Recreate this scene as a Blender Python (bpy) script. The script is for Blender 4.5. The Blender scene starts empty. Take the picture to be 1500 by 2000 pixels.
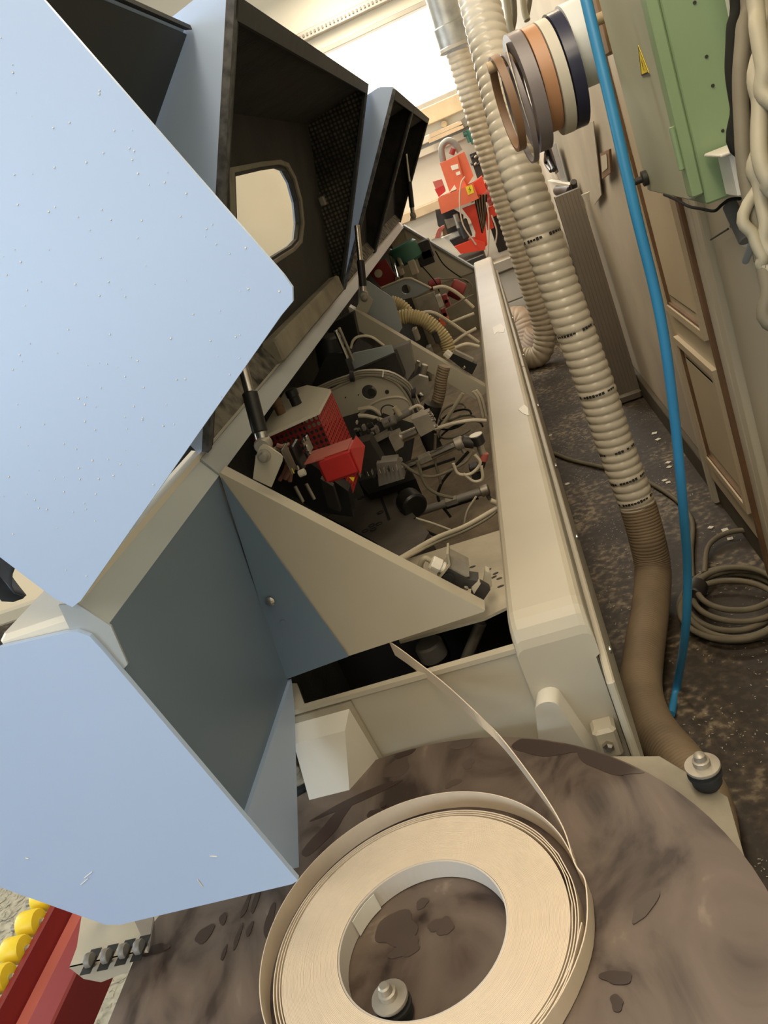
import bpy, math, random
import numpy as np
from mathutils import Vector, Matrix
from mathutils.geometry import tessellate_polygon
random.seed(7); PI = math.pi
SC = bpy.context.scene; COL = SC.collection

# ------------------------------------------------------------------ camera
F = 1600.0                                    # focal length in pixels of a 1500x2000 frame
def rotm(a, b, c):
    ca, sa, cb, sb, cc, sc = math.cos(a), math.sin(a), math.cos(b), math.sin(b), math.cos(c), math.sin(c)
    Rx = np.array([[1,0,0],[0,ca,-sa],[0,sa,ca]]); Ry = np.array([[cb,0,sb],[0,1,0],[-sb,0,cb]])
    Rz = np.array([[cc,-sc,0],[sc,cc,0],[0,0,1]])
    return Rz @ Rx @ Ry
_M = rotm(.3555, .2415, -.4035)
R = np.array([_M[:,0], _M[:,2], -_M[:,1]])
H = 1.65
cd = bpy.data.cameras.new('camera'); cam = bpy.data.objects.new('camera', cd); COL.objects.link(cam)
cd.sensor_fit = 'VERTICAL'; cd.sensor_height = 36; cd.sensor_width = 27; cd.lens = F/2000*36
cd.clip_start = .02
cx, cy, cz = R @ [1,0,0], R @ [0,-1,0], R @ [0,0,-1]
mw = Matrix([[cx[i], cy[i], cz[i], (0,0,H)[i]] for i in range(3)] + [[0,0,0,1]])
cam.matrix_world = mw
SC.camera = cam

# ------------------------------------------------------------------ light
SC.view_settings.view_transform = 'Standard'; SC.view_settings.look = 'None'
SC.view_settings.gamma = 1; SC.view_settings.use_curve_mapping = False
SC.view_settings.exposure = 0.40
w = bpy.data.worlds.new('world'); SC.world = w; w.use_nodes = True
w.node_tree.nodes['Background'].inputs[0].default_value = (1.0, .93, .82, 1)
w.node_tree.nodes['Background'].inputs[1].default_value = .42
def area(name, loc, target, sx, sy, power, col):
    l = bpy.data.lights.new(name, 'AREA'); l.shape = 'RECTANGLE'; l.size = sx; l.size_y = sy
    l.energy = power; l.color = col
    o = bpy.data.objects.new(name, l); COL.objects.link(o); o.location = loc
    o.rotation_euler = (Vector(target)-Vector(loc)).to_track_quat('-Z', 'Y').to_euler()
    return o
area('daylight_back_window', (-3.2, -2.8, 2.2), (-.5, .9, 1.2), 2.6, 1.8, 84, (.70, .84, 1.0))
area('daylight_left_window', (-7.6, 2.5, 2.4), (-1.0, 2.5, 1.0), 5.0, 1.8, 210, (.84, .92, 1.0))
area('daylight_far_window', (-.4, 7.85, 2.5), (-.4, 0, 1.2), 1.6, .8, 32, (1, .98, .93))
area('tube_lamp_near', (-.05, 1.0, 3.3), (-.10, 1.3, 0), .4, 2.6, 34, (1, .84, .64))
area('fill_behind', (-.35, -1.3, 3.2), (-.3, 1.2, .9), 2.4, .4, 20, (1, .86, .68))  # unseen fill light added behind the camera for faces turned to it
area('tube_lamp_middle', (-.10, 4.2, 3.3), (-.2, 4.2, 0), .4, 2.6, 54, (1, .83, .62))
area('tube_lamp_far', (-.6, 6.8, 3.3), (-.6, 6.8, 0), .5, 1.6, 40, (1, .88, .70))

# ------------------------------------------------------------------ pixel -> place helpers (real planes)
def ray(px, py): return R @ np.array([px-750, py-1000, F])
def onz(px, py, z):
    v = ray(px, py); return Vector(v*((z-H)/v[2])) + Vector((0,0,H))
def ony(px, py, y):
    v = ray(px, py); return Vector(v*(y/v[1])) + Vector((0,0,H))
def onx(px, py, x):
    v = ray(px, py); return Vector(v*(x/v[0])) + Vector((0,0,H))
def dep(px, py, d):
    v = ray(px, py)/F; return Vector(v*d) + Vector((0,0,H))

# ------------------------------------------------------------------ materials
def mat(name, col, rough=.5, metal=0, var=0, scale=6, bump=0, bscale=None, dark=None, spec=.5, detail=6, stretch=None):
    m = bpy.data.materials.new(name); m.use_nodes = True
    nt = m.node_tree; b = nt.nodes['Principled BSDF']
    b.inputs['Base Color'].default_value = (*col, 1); b.inputs['Roughness'].default_value = rough
    b.inputs['Metallic'].default_value = metal; b.inputs['Specular IOR Level'].default_value = spec
    if var or bump:
        tc = nt.nodes.new('ShaderNodeTexCoord'); mp = nt.nodes.new('ShaderNodeMapping')
        nt.links.new(tc.outputs['Object'], mp.inputs[0])
        if stretch: mp.inputs['Scale'].default_value = stretch
    if var:
        n = nt.nodes.new('ShaderNodeTexNoise'); n.inputs['Scale'].default_value = scale; n.inputs['Detail'].default_value = detail
        nt.links.new(mp.outputs[0], n.inputs[0])
        r = nt.nodes.new('ShaderNodeValToRGB'); r.color_ramp.elements[0].position = .35; r.color_ramp.elements[1].position = .65
        d = dark if dark else tuple(c*(1-var) for c in col)
        r.color_ramp.elements[0].color = (*d, 1); r.color_ramp.elements[1].color = (*col, 1)
        nt.links.new(n.outputs[0], r.inputs[0]); nt.links.new(r.outputs[0], b.inputs['Base Color'])
    if bump:
        n2 = nt.nodes.new('ShaderNodeTexNoise'); n2.inputs['Scale'].default_value = bscale or scale*5; n2.inputs['Detail'].default_value = 4
        nt.links.new(mp.outputs[0], n2.inputs[0])
        bp = nt.nodes.new('ShaderNodeBump'); bp.inputs['Strength'].default_value = bump; bp.inputs['Distance'].default_value = .004
        nt.links.new(n2.outputs[0], bp.inputs['Height']); nt.links.new(bp.outputs[0], b.inputs['Normal'])
    return m
def emis(name, col, s):
    m = bpy.data.materials.new(name); m.use_nodes = True; nt = m.node_tree; nt.nodes.clear()
    e = nt.nodes.new('ShaderNodeEmission'); o = nt.nodes.new('ShaderNodeOutputMaterial')
    e.inputs[0].default_value = (*col, 1); e.inputs[1].default_value = s
    nt.links.new(e.outputs[0], o.inputs[0]); return m
M = dict(
    blue=mat('light_blue_paint', (.42, .54, .75), .38, 0, .05, 2),
    blue_shade=mat('shaded_blue_paint', (.15, .21, .285), .45, 0, .06, 3),  # the blue paint darkened for the shade inside the front wall
    beige=mat('beige_machine_paint', (.48, .435, .335), .42, 0, .08, 4),
    beige2=mat('dusty_beige_paint', (.42, .37, .27), .6, 0, .35, 5, .2, 90),
    rail_lit=mat('lit_rail_paint', (.50, .55, .57), .4, 0, .06, 5),  # rail paint brightened to put light on the near length
    foamstrip=mat('crumbling_foam_edge', (.20, .18, .145), .95, 0, .9, 26, .9, 80),
    rail=mat('grey_rail_paint', (.36, .39, .40), .4, 0, .08, 5),
    cream=mat('cream_paint', (.68, .64, .54), .5, 0, .08, 4),
    dgrey=mat('dark_grey_steel', (.05, .045, .04), .45, .3, .4, 12),
    black=mat('black_plastic', (.012, .011, .010), .4),
    rubber=mat('black_rubber', (.020, .020, .019), .7, 0, .5, 30),
    seal=mat('worn_brush_seal', (.10, .10, .10), .8, 0, .7, 60),
    foam=mat('dark_foam', (.022, .021, .018), .95, 0, .55, 14, .6, 120),
    foamlight=mat('dusty_foam', (.30, .265, .20), .95, 0, .35, 9, .5, 120),
    foammid=mat('grey_foam', (.036, .033, .027), .95, 0, .4, 5, .5, 120),
    block=mat('scratched_dark_steel', (.13, .115, .098), .35, .2, .45, 9, .1, 60),
    inner=mat('dark_hood_inside', (.020, .024, .025), .6),
    chrome=mat('bright_steel', (.62, .58, .52), .22, 1, .2, 30),
    alu=mat('dusty_aluminium', (.42, .38, .31), .45, .6, .25, 20),
    grey=mat('mid_grey_metal', (.24, .22, .19), .5, .2, .2, 14),
    red=mat('red_paint', (.50, .025, .022), .5, 0, .12, 8),
    redl=mat('pale_red_paint', (.50, .13, .10), .6, 0, .15, 8),  # paler red for top faces and small fittings
    redb=mat('dark_red_paint', (.22, .018, .018), .5),
    orange=mat('orange_paint', (.70, .15, .07), .5, 0, .10, 6),
    orange2=mat('bright_orange_red_paint', (.70, .055, .022), .5),
    yellow=mat('yellow_plastic', (.80, .60, .03), .45),
    yhose=mat('yellowish_hose', (.50, .40, .20), .5, 0, .15, 20),
    hose=mat('ribbed_clear_hose', (.66, .60, .48), .28, 0, .10, 8),
    hosed=mat('dusty_brown_hose', (.26, .19, .115), .65, 0, .3, 7, .15, 80),
    hoses=mat('thin_ribbed_hose', (.50, .43, .32), .35, 0, .12, 10),
    pink=mat('pale_pink_hose', (.52, .40, .30), .5),
    bluehose=mat('blue_air_hose', (.035, .26, .52), .45, 0, .15, 4),
    cable=mat('dusty_cable', (.17, .145, .095), .7, 0, .2, 12),
    cablel=mat('pale_cable', (.36, .32, .22), .55, 0, .15, 12),
    cabled=mat('dark_cable', (.012, .012, .009), .85, spec=.15),
    white=mat('off_white_plastic', (.72, .68, .58), .45),
    tube=mat('milky_air_tube', (.52, .46, .34), .4),
    tubepink=mat('pinkish_air_tube', (.40, .20, .15), .45),
    sand=mat('sawdust_layer', (.32, .25, .165), .95, 0, .35, 12, .9, 60),
    table=mat('brown_turntable_board', (.165, .118, .090), .42, 0, .55, 5, .05, 60, dark=(.085, .055, .042), stretch=(1, .55, 1)),
    tape=mat('cream_edge_tape', (.74, .62, .47), .45, 0, .04, 40),
    tapel=mat('pale_core_band', (.58, .53, .46), .6),
    stand=mat('dusty_stand_metal', (.36, .32, .24), .6, 0, .35, 9, .2, 60),
    green=mat('light_green_paint', (.24, .33, .17), .45, 0, .06, 3),
    greend=mat('beige_green_door', (.42, .41, .28), .55, 0, .12, 3),  # door face more beige than the green body
    wall=mat('tan_plaster', (.56, .49, .375), .85, 0, .20, 2.2, .25, 40),
    door=mat('yellowed_door_paint', (.60, .50, .34), .5, 0, .10, 3),
    brown=mat('brown_wood_trim', (.21, .115, .055), .6, 0, .3, 8),
    frame=mat('pale_door_frame', (.60, .54, .42), .6, 0, .1, 6),
    skirting=mat('shaded_brown_skirting', (.075, .058, .032), .7, 0, .2, 8),
    ceiling=mat('cream_ceiling', (.74, .69, .56), .8, 0, .05, 2),
    card=mat('cardboard', (.36, .23, .12), .8, 0, .1, 6),
    board=mat('pale_board', (.56, .50, .37), .7),
    rad=mat('grey_ribbed_panel', (.15, .125, .095), .4, 0, .1, 5),
    lav=mat('lavender_grey_tape', (.22, .19, .19), .35),
    navy=mat('navy_tape', (.032, .034, .065), .25),
    peach=mat('peach_tape', (.52, .27, .14), .4),
    wtape=mat('white_tape', (.78, .80, .78), .35),
    tan=mat('brown_tape', (.24, .135, .07), .45),
    ltan=mat('light_wood', (.62, .48, .30), .6, 0, .15, 10),
    galv=mat('galvanised_sheet', (.38, .38, .35), .4, .5, .3, 14),
    paper=mat('white_paper', (.75, .72, .62), .8),
    cloth=mat('dark_blue_cloth', (.05, .06, .075), .85, 0, .4, 8),
    gteal=mat('dark_green_paint', (.03, .12, .085), .5),
    drawer=mat('cream_drawer_front', (.68, .63, .54), .45),
    steel=mat('workbench_steel', (.45, .41, .34), .45, .2, .1, 8),
    chip=mat('wood_chips', (.50, .47, .36), .9, 0, .3, 30),
)
# floor: dark worn concrete with pale dusty patches
mf = bpy.data.materials.new('dark_dirty_floor'); mf.use_nodes = True; nt = mf.node_tree; b = nt.nodes['Principled BSDF']
tc = nt.nodes.new('ShaderNodeTexCoord')
n1 = nt.nodes.new('ShaderNodeTexNoise'); n1.inputs['Scale'].default_value = 3.5; n1.inputs['Detail'].default_value = 10
n2 = nt.nodes.new('ShaderNodeTexNoise'); n2.inputs['Scale'].default_value = 38; n2.inputs['Detail'].default_value = 6
for n in (n1, n2): nt.links.new(tc.outputs['Object'], n.inputs[0])
mul = nt.nodes.new('ShaderNodeMath'); mul.operation = 'MULTIPLY'; nt.links.new(n1.outputs[0], mul.inputs[0]); nt.links.new(n2.outputs[0], mul.inputs[1])
r = nt.nodes.new('ShaderNodeValToRGB'); e = r.color_ramp.elements
e[0].position = .20; e[0].color = (.030, .021, .013, 1); e[1].position = .40; e[1].color = (.24, .19, .12, 1)
k = e.new(.29); k.color = (.062, .045, .029, 1)
nt.links.new(mul.outputs[0], r.inputs[0]); nt.links.new(r.outputs[0], b.inputs['Base Color']); b.inputs['Roughness'].default_value = .6
M['floor'] = mf
mt = bpy.data.materials.new('smeared_brown_board'); mt.use_nodes = True; nt = mt.node_tree; b = nt.nodes['Principled BSDF']
tc = nt.nodes.new('ShaderNodeTexCoord'); n1 = nt.nodes.new('ShaderNodeTexNoise'); n1.inputs['Scale'].default_value = 5; n1.inputs['Detail'].default_value = 9; n1.inputs['Distortion'].default_value = 2.2
mp_ = nt.nodes.new('ShaderNodeMapping'); mp_.inputs['Scale'].default_value = (1, .6, 1); mp_.inputs['Rotation'].default_value = (0, 0, .5)
nt.links.new(tc.outputs['Object'], mp_.inputs[0]); nt.links.new(mp_.outputs[0], n1.inputs[0])
r = nt.nodes.new('ShaderNodeValToRGB'); e = r.color_ramp.elements
e[0].position = .36; e[0].color = (.034, .021, .016, 1); e[1].position = .70; e[1].color = (.30, .235, .175, 1)
k = e.new(.43); k.color = (.085, .060, .047, 1); k = e.new(.50); k.color = (.120, .088, .068, 1); k = e.new(.60); k.color = (.145, .108, .084, 1)
nt.links.new(n1.outputs[0], r.inputs[0]); nt.links.new(r.outputs[0], b.inputs['Base Color'])
r2 = nt.nodes.new('ShaderNodeMapRange'); r2.inputs['To Min'].default_value = .25; r2.inputs['To Max'].default_value = .6
nt.links.new(n1.outputs[0], r2.inputs[0]); nt.links.new(r2.outputs[0], b.inputs['Roughness']); M['table'] = mt
# foam with a waffle relief for the hood's end wall
def waffle():
    m = mat('waffle_foam', (.26, .23, .175), .95, 0, .8, 3.5); nt = m.node_tree; b = nt.nodes['Principled BSDF']
    tc = nt.nodes.new('ShaderNodeTexCoord'); v = nt.nodes.new('ShaderNodeTexVoronoi'); v.inputs['Scale'].default_value = 72
    v.inputs['Randomness'].default_value = .12
    nt.links.new(tc.outputs['Object'], v.inputs[0]); bp = nt.nodes.new('ShaderNodeBump'); bp.inputs['Strength'].default_value = 1; bp.inputs['Distance'].default_value = .01
    nt.links.new(v.outputs['Distance'], bp.inputs['Height']); bp.invert = True; nt.links.new(bp.outputs[0], b.inputs['Normal'])
    cr_ = nt.nodes.new('ShaderNodeValToRGB'); cr_.color_ramp.elements[0].position = .25; cr_.color_ramp.elements[0].color = (1, 1, 1, 1); cr_.color_ramp.elements[1].position = .62; cr_.color_ramp.elements[1].color = (.15, .15, .15, 1)
    mm_ = nt.nodes.new('ShaderNodeMix'); mm_.data_type = 'RGBA'; mm_.blend_type = 'MULTIPLY'; mm_.inputs[0].default_value = 1
    old = b.inputs['Base Color'].links[0].from_socket; nt.links.new(old, mm_.inputs[6]); nt.links.new(v.outputs['Distance'], cr_.inputs[0]); nt.links.new(cr_.outputs[0], mm_.inputs[7]); nt.links.new(mm_.outputs[2], b.inputs['Base Color'])
    return m
M['waffle'] = waffle()
# glass: clear with a weak sheen
mg = bpy.data.materials.new('clear_glass'); mg.use_nodes = True; nt = mg.node_tree; nt.nodes.clear()
o_ = nt.nodes.new('ShaderNodeOutputMaterial'); mx = nt.nodes.new('ShaderNodeMixShader'); t_ = nt.nodes.new('ShaderNodeBsdfTransparent'); g_ = nt.nodes.new('ShaderNodeBsdfGlossy')
t_.inputs[0].default_value = (.93, .90, .84, 1); g_.inputs['Roughness'].default_value = .15; mx.inputs[0].default_value = .08
nt.links.new(t_.outputs[0], mx.inputs[1]); nt.links.new(g_.outputs[0], mx.inputs[2]); nt.links.new(mx.outputs[0], o_.inputs[0]); M['glass'] = mg

# ------------------------------------------------------------------ mesh builders
class MB:
    def __init__(s): s.v = []; s.f = []
    def add(s, vs, fs):
        n = len(s.v); s.v += [Vector(p) for p in vs]; s.f += [tuple(i+n for i in f) for f in fs]; return s
    def box(s, x0, x1, y0, y1, z0, z1, bev=0):
        if bev <= 0:
            return s.add([(x, y, z) for x in (x0, x1) for y in (y0, y1) for z in (z0, z1)],
                [(0,1,3,2),(4,6,7,5),(0,4,5,1),(2,3,7,6),(0,2,6,4),(1,5,7,3)])
        a, c = sorted((x0, x1)); d, e = sorted((y0, y1)); g, h = sorted((z0, z1)); q = min(bev, (c-a)/2.1, (e-d)/2.1, (h-g)/2.1)
        rings = []
        for (zz, i) in ((g, q), (g+q, 0), (h-q, 0), (h, q)):
            ring = []
            for (X, Y, sx, sy) in ((a, d, 1, 1), (c, d, -1, 1), (c, e, -1, -1), (a, e, 1, -1)):
                u = [(X+sx*(i+q), Y+sy*i), (X+sx*i, Y+sy*(i+q))]
                if sx*sy > 0: u = u[::-1]
                ring += [(p[0], p[1], zz) for p in u]
            rings.append(ring)
        vs = [p for r_ in rings for p in r_]; fs = [tuple(range(7, -1, -1)), tuple(range(24, 32))]
        for k in range(3):
            for i in range(8):
                j = (i+1) % 8; fs.append((k*8+i, k*8+j, k*8+8+j, k*8+8+i))
        return s.add(vs, fs)
    def plate(s, pts, th, holes=(), d=None):
        pts = [Vector(p) for p in pts]
        n = Vector((0,0,0))
        for i in range(len(pts)):
            a, c = pts[i], pts[(i+1) % len(pts)]; n += Vector(((a.y-c.y)*(a.z+c.z), (a.z-c.z)*(a.x+c.x), (a.x-c.x)*(a.y+c.y)))
        n.normalize()
        off = (Vector(d).normalized() if d is not None else n)*th
        loops = [pts] + [[Vector(p) for p in h] for h in holes]
        flat = [p for l in loops for p in l]; N = len(flat)
        tri = tessellate_polygon(loops)
        fs = [tuple(t) for t in tri] + [tuple(i+N for i in reversed(t)) for t in tri]
        k = 0
        for l in loops:
            m = len(l)
            for i in range(m): fs.append((k+i, k+(i+1) % m, k+(i+1) % m+N, k+i+N))
            k += m
        return s.add(flat+[p+off for p in flat], fs)
    def tube(s, pts, r, seg=10, smooth=True, step=4, caps=True):
        p = cr(pts, step) if smooth and len(pts) > 2 else [Vector(q) for q in pts]
        return s.sweep(p, [r]*len(p) if not callable(r) else [r(i/(len(p)-1)) for i in range(len(p))], seg, caps)
    def sweep(s, p, rad, seg=10, caps=True, twist=None):
        T = [(p[min(i+1, len(p)-1)]-p[max(i-1, 0)]).normalized() for i in range(len(p))]
        up = Vector((0,0,1)) if abs(T[0].z) < .9 else Vector((1,0,0))
        N = (up - T[0]*up.dot(T[0])).normalized(); vs = []
        for i, q in enumerate(p):
            N = (N - T[i]*N.dot(T[i])).normalized(); B = T[i].cross(N)
            for k in range(seg):
                a = 2*PI*k/seg; rr = rad[i](k/seg) if callable(rad[i]) else rad[i]
                vs.append(q + N*math.cos(a)*rr + B*math.sin(a)*rr)
        fs = [(i*seg+k, i*seg+(k+1) % seg, (i+1)*seg+(k+1) % seg, (i+1)*seg+k) for i in range(len(p)-1) for k in range(seg)]
        if caps: fs += [tuple(range(seg-1, -1, -1)), tuple((len(p)-1)*seg+k for k in range(seg))]
        return s.add(vs, fs)
    def lathe(s, base, axis, prof, seg=32, close=False):
        base = Vector(base); A = Vector(axis).normalized(); u = Vector((0,0,1)) if abs(A.z) < .9 else Vector((1,0,0))
        U = (u-A*u.dot(A)).normalized(); W = A.cross(U); vs = []
        for (r_, h) in prof:
            for k in range(seg):
                a = 2*PI*k/seg; vs.append(base + A*h + U*math.cos(a)*max(r_, 1e-5) + W*math.sin(a)*max(r_, 1e-5))
        n = len(prof); fs = [(i*seg+k, i*seg+(k+1) % seg, (i+1)*seg+(k+1) % seg, (i+1)*seg+k) for i in range(n-1) for k in range(seg)]
        if close: fs += [((n-1)*seg+k, (n-1)*seg+(k+1) % seg, (k+1) % seg, k) for k in range(seg)]
        else: fs += [tuple(range(seg-1, -1, -1)), tuple((n-1)*seg+k for k in range(seg))]
        return s.add(vs, fs)
    def rod(s, a, b, r, seg=14, ch=.15):
        a, b = Vector(a), Vector(b); L = (b-a).length; c = min(r*ch, L*.2)
        return s.lathe(a, b-a, [(r-c, 0), (r, c), (r, L-c), (r-c, L)], seg)
    def ribbon(s, pts, wvec, th, step=6, closed=False):
        p = cr(pts, step); W = Vector(wvec); vs = []; n = len(p)
        for i, q in enumerate(p):
            t = (p[min(i+1, n-1)]-p[max(i-1, 0)]).normalized(); nn = t.cross(W).normalized()*th/2
            vs += [q-W/2-nn, q-W/2+nn, q+W/2+nn, q+W/2-nn]
        fs = [(i*4+k, i*4+(k+1) % 4, i*4+4+(k+1) % 4, i*4+4+k) for i in range(n-1) for k in range(4)]
        fs += [(3, 2, 1, 0), tuple((n-1)*4+k for k in range(4))]
        return s.add(vs, fs)
def cr(pts, step=4):
    P = [Vector(p) for p in pts]; P = [P[0]*2-P[1]] + P + [P[-1]*2-P[-2]]; out = []
    for i in range(1, len(P)-2):
        a, b_, c, d = P[i-1:i+3]
        for k in range(step):
            t = k/step
            out.append(.5*((2*b_)+(c-a)*t+(2*a-5*b_+4*c-d)*t*t+(3*b_-a-3*c+d)*t**3))
    out.append(P[-2]); return out
WL = {}
def build(name, mb, m, parent=None, smooth=False, label=None, kind=None):
    vs = mb.v; lo = Vector((min(v.x for v in vs), min(v.y for v in vs), min(v.z for v in vs)))
    hi = Vector((max(v.x for v in vs), max(v.y for v in vs), max(v.z for v in vs)))
    c = Vector(((lo.x+hi.x)/2, (lo.y+hi.y)/2, lo.z))
    me = bpy.data.meshes.new(name); me.from_pydata([v-c for v in vs], [], mb.f); me.validate()
    me.materials.append(M[m])
    import bmesh
    bm = bmesh.new(); bm.from_mesh(me); bmesh.ops.recalc_face_normals(bm, faces=bm.faces); bm.to_mesh(me); bm.free()
    if smooth:
        me.polygons.foreach_set('use_smooth', [True]*len(me.polygons))
        try: me.set_sharp_from_angle(angle=math.radians(40))
        except Exception: pass
    o = bpy.data.objects.new(name, me); COL.objects.link(o); WL[o] = c
    if parent: o.parent = parent; o.location = c - WL[parent]
    else: o.location = c
    if label: o['label'] = label
    if kind: o['kind'] = kind
    return o
def thing(name, loc, label, cat, group=None):
    o = bpy.data.objects.new(name, None); COL.objects.link(o); o.location = loc; WL[o] = Vector(loc)
    o['label'] = label; o['category'] = cat
    if group: o['group'] = group
    return o
def tag(o, label, cat, group=None):
    o['label'] = label; o['category'] = cat
    if group: o['group'] = group
    return o
def struct(name, mb, m, parent=None, smooth=False):
    o = build(name, mb, m, parent, smooth)
    if not parent: o['kind'] = 'structure'
    return o
def pbox(px0, py0, px1, py1, y, dy, bev=.003):
    a, b_ = ony(px0, py0, y), ony(px1, py1, y)
    return MB().box(a.x, b_.x, y, y+dy, a.z, b_.z, bev)
def poly(pix, y): return [ony(a, b_, y) for a, b_ in pix]
def loop(c, ru, rv, U, V, n=24): return [Vector(c)+Vector(U)*math.cos(2*PI*k/n)*ru+Vector(V)*math.sin(2*PI*k/n)*rv for k in range(n)]
XV, YV, ZV = Vector((1,0,0)), Vector((0,1,0)), Vector((0,0,1))

# ================================================================== SETTING
struct('floor', MB().box(-9, .7, -4, 8.2, -.1, 0), 'floor')
struct('wall_right', MB().box(.56, .72, -4, 8.2, 0, 3.8), 'wall')
struct('wall_back', MB().box(-9, .7, -4.1, -4, 0, 3.8), 'ceiling')
struct('wall_left', MB().box(-9.1, -9, -4, 8.2, 0, 3.8), 'ceiling')
struct('ceiling', MB().box(-9, .7, -4, 8.2, 3.8, 3.9), 'ceiling')
# far wall with the big window opening
a, b_, c_, d_ = ony(560, 140, 8), ony(870, -20, 8), ony(908, 172, 8), ony(700, 270, 8)
wz0, wz1, wx0, wx1 = 2.09, 2.81, -1.15, .30
struct('wall_far', MB().plate([(-9, 8, 0), (.56, 8, 0), (.56, 8, 3.8), (-9, 8, 3.8)], .12,
       [[(wx0, 8, wz0), (wx0, 8, wz1), (wx1, 8, wz1), (wx1, 8, wz0)]], d=(0, 1, 0)), 'ceiling')
win = struct('window_1', MB().box(wx0, wx1, 8.06, 8.08, wz0, wz1), 'glass')
fr = MB(); 
for z in (wz0, wz1): fr.box(wx0-.03, wx1+.03, 7.97, 8.1, z-.02, z+.02, .004)
for x in (wx0, wx1): fr.box(x-.02, x+.02, 7.975, 8.1, wz0, wz1, .004)
build('window_frame', fr, 'steel', win)
M['sky'] = emis('overcast_daylight', (1, .99, .95), 3.0)
struct('window_2', MB().box(-3, 1.6, 8.9, 8.92, 1.2, 3.7), 'sky')
for i, (z0, z1, mm, y0) in enumerate([(1.93, 2.07, 'ltan', 7.90), (1.80, 1.86, 'frame', 7.88), (1.71, 1.77, 'frame', 7.90), (1.25, 1.33, 'ltan', 7.86), (1.02, 1.05, 'frame', 7.94)]):
    struct('trim_%d' % (i+1), MB().box(-1.15, .54, y0, 7.999, z0, z1, .006), mm)
# conduit and beam high on the far wall
struct('trim_6', MB().box(-2.5, .55, 7.9, 7.99, 2.93, 3.0, .006), 'steel')
rv = MB(); 
for i in range(70): rv.box(-2.4+i*.035, -2.4+i*.035+.014, 7.885, 7.90, 2.955, 2.975)
build('rivet_row', rv, 'grey', bpy.data.objects['trim_6'], kind='stuff')
# sloping ceiling boards seen above the hoods
for i in range(7):
    struct('trim_%d' % (i+7), MB().box(-8.5+0, .3, 1.0+i*1.0, 1.14+i*1.0, 3.66, 3.80, .01), 'cream')

# right wall: baseboard, door with frame
struct('baseboard_right', MB().box(.535, .56, 2.3, 7.9, 0, .12, .004), 'skirting')  # its dark brown also holds the shadow at the wall's foot
dy0, dy1, dz0, dz1 = 2.52, 3.20, .13, 2.02
door = struct('door_1', MB().box(.525, .56, dy0, dy1, dz0, dz1, .004), 'door')
def wallq(pix, x): return [onx(p, q, x) for p, q in pix]
def panel_ring(parent, quad, wd, x, name, mm):
    # raised moulding around a panel, quad = (y0,y1,z0,z1)
    y0, y1, z0, z1 = quad
    build(name, MB().box(x-.005, x, y0+wd*2, y1-wd*2, z0+wd*2, z1-wd*2, .004), mm, parent)
    build('panel_shadow_line', MB().box(x-.010, x, y1-wd*.8-.012, y1-wd*.8, z0+wd*.8, z1-wd*.8).box(x-.010, x, y0+wd*.8, y1-wd*.8, z0+wd*.8, z0+wd*.8+.010), 'brown', parent)  # brown strips stand for the shadow line in the panel recess
    g = MB().plate([(x, y0, z0), (x, y1, z0), (x, y1, z1), (x, y0, z1)], .016, [[(x, y0+wd*.8, z0+wd*.8), (x, y0+wd*.8, z1-wd*.8), (x, y1-wd*.8, z1-wd*.8), (x, y1-wd*.8, z0+wd*.8)]], d=(-1,0,0))
    build('panel_moulding', g, 'door', parent)
panel_ring(door, (2.60, 3.12, .86, 1.92), .035, .525, 'door_panel', 'door')
panel_ring(door, (2.60, 3.12, .24, .76), .035, .525, 'door_panel', 'door')
struct('trim_14', MB().box(.505, .56, 2.475, 2.515, .0, 2.06, .004), 'brown')
struct('trim_15', MB().box(.515, .56, 3.205, 3.26, .0, 2.06, .004), 'frame')
struct('trim_16', MB().box(.515, .56, 2.40, 2.472, .0, 2.06, .004), 'frame')
struct('trim_17', MB().box(.515, .56, 2.33, 2.395, .0, 2.06, .004), 'board')
struct('wall_near', MB().box(.535, .56, -1.0, 2.325, .0, 3.0), 'board')

# ================================================================== MACHINE
MC = thing('edge_banding_machine', (-.38, 1.25, 0), 'long beige and blue woodworking machine with its hoods open', 'machine')
def mp(name, mb, m, smooth=False, label=None, parent=None, kind=None): return build(name, mb, m, parent or MC, smooth, label, kind)
YE = 6.2
COVX = onz(40, 1197, 1.345).x           # front edge of the top cover
# rear rail: wide beige top with rounded edges, inner and outer faces
prof = [(-.185, .42), (-.185, .880), (-.183, .889), (-.178, .896), (-.170, .90), (-.064, .90), (-.055, .897), (-.049, .891), (-.047, .882), (-.047, .80), (-.055, .795), (-.055, .42)]
rr = MB(); n = len(prof)
secs = [(1.236, .052), (1.240, .036), (1.250, .018), (1.264, .006), (1.285, 0), (YE, 0)]
rr.add([(x, y, z-max(0, min(d, (z-.80)*.6))) for y, d in secs for x, z in prof], [(k*n+i, k*n+(i+1) % n, (k+1)*n+(i+1) % n, (k+1)*n+i) for k in range(5) for i in range(n)] + [tuple(range(n)), tuple(range(6*n-1, 5*n-1, -1))])
mp('rear_rail', rr, 'beige')
for k, pp in enumerate((((962, 640), (978, 632), (986, 640), (984, 650), (972, 648), (966, 654)), ((1012, 800), (1024, 790), (1031, 797), (1033, 812), (1022, 808)))):
    mp('bare_patch', MB().plate([onz(*p, .9005) for p in pp], .0008, d=ZV), 'white')
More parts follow.
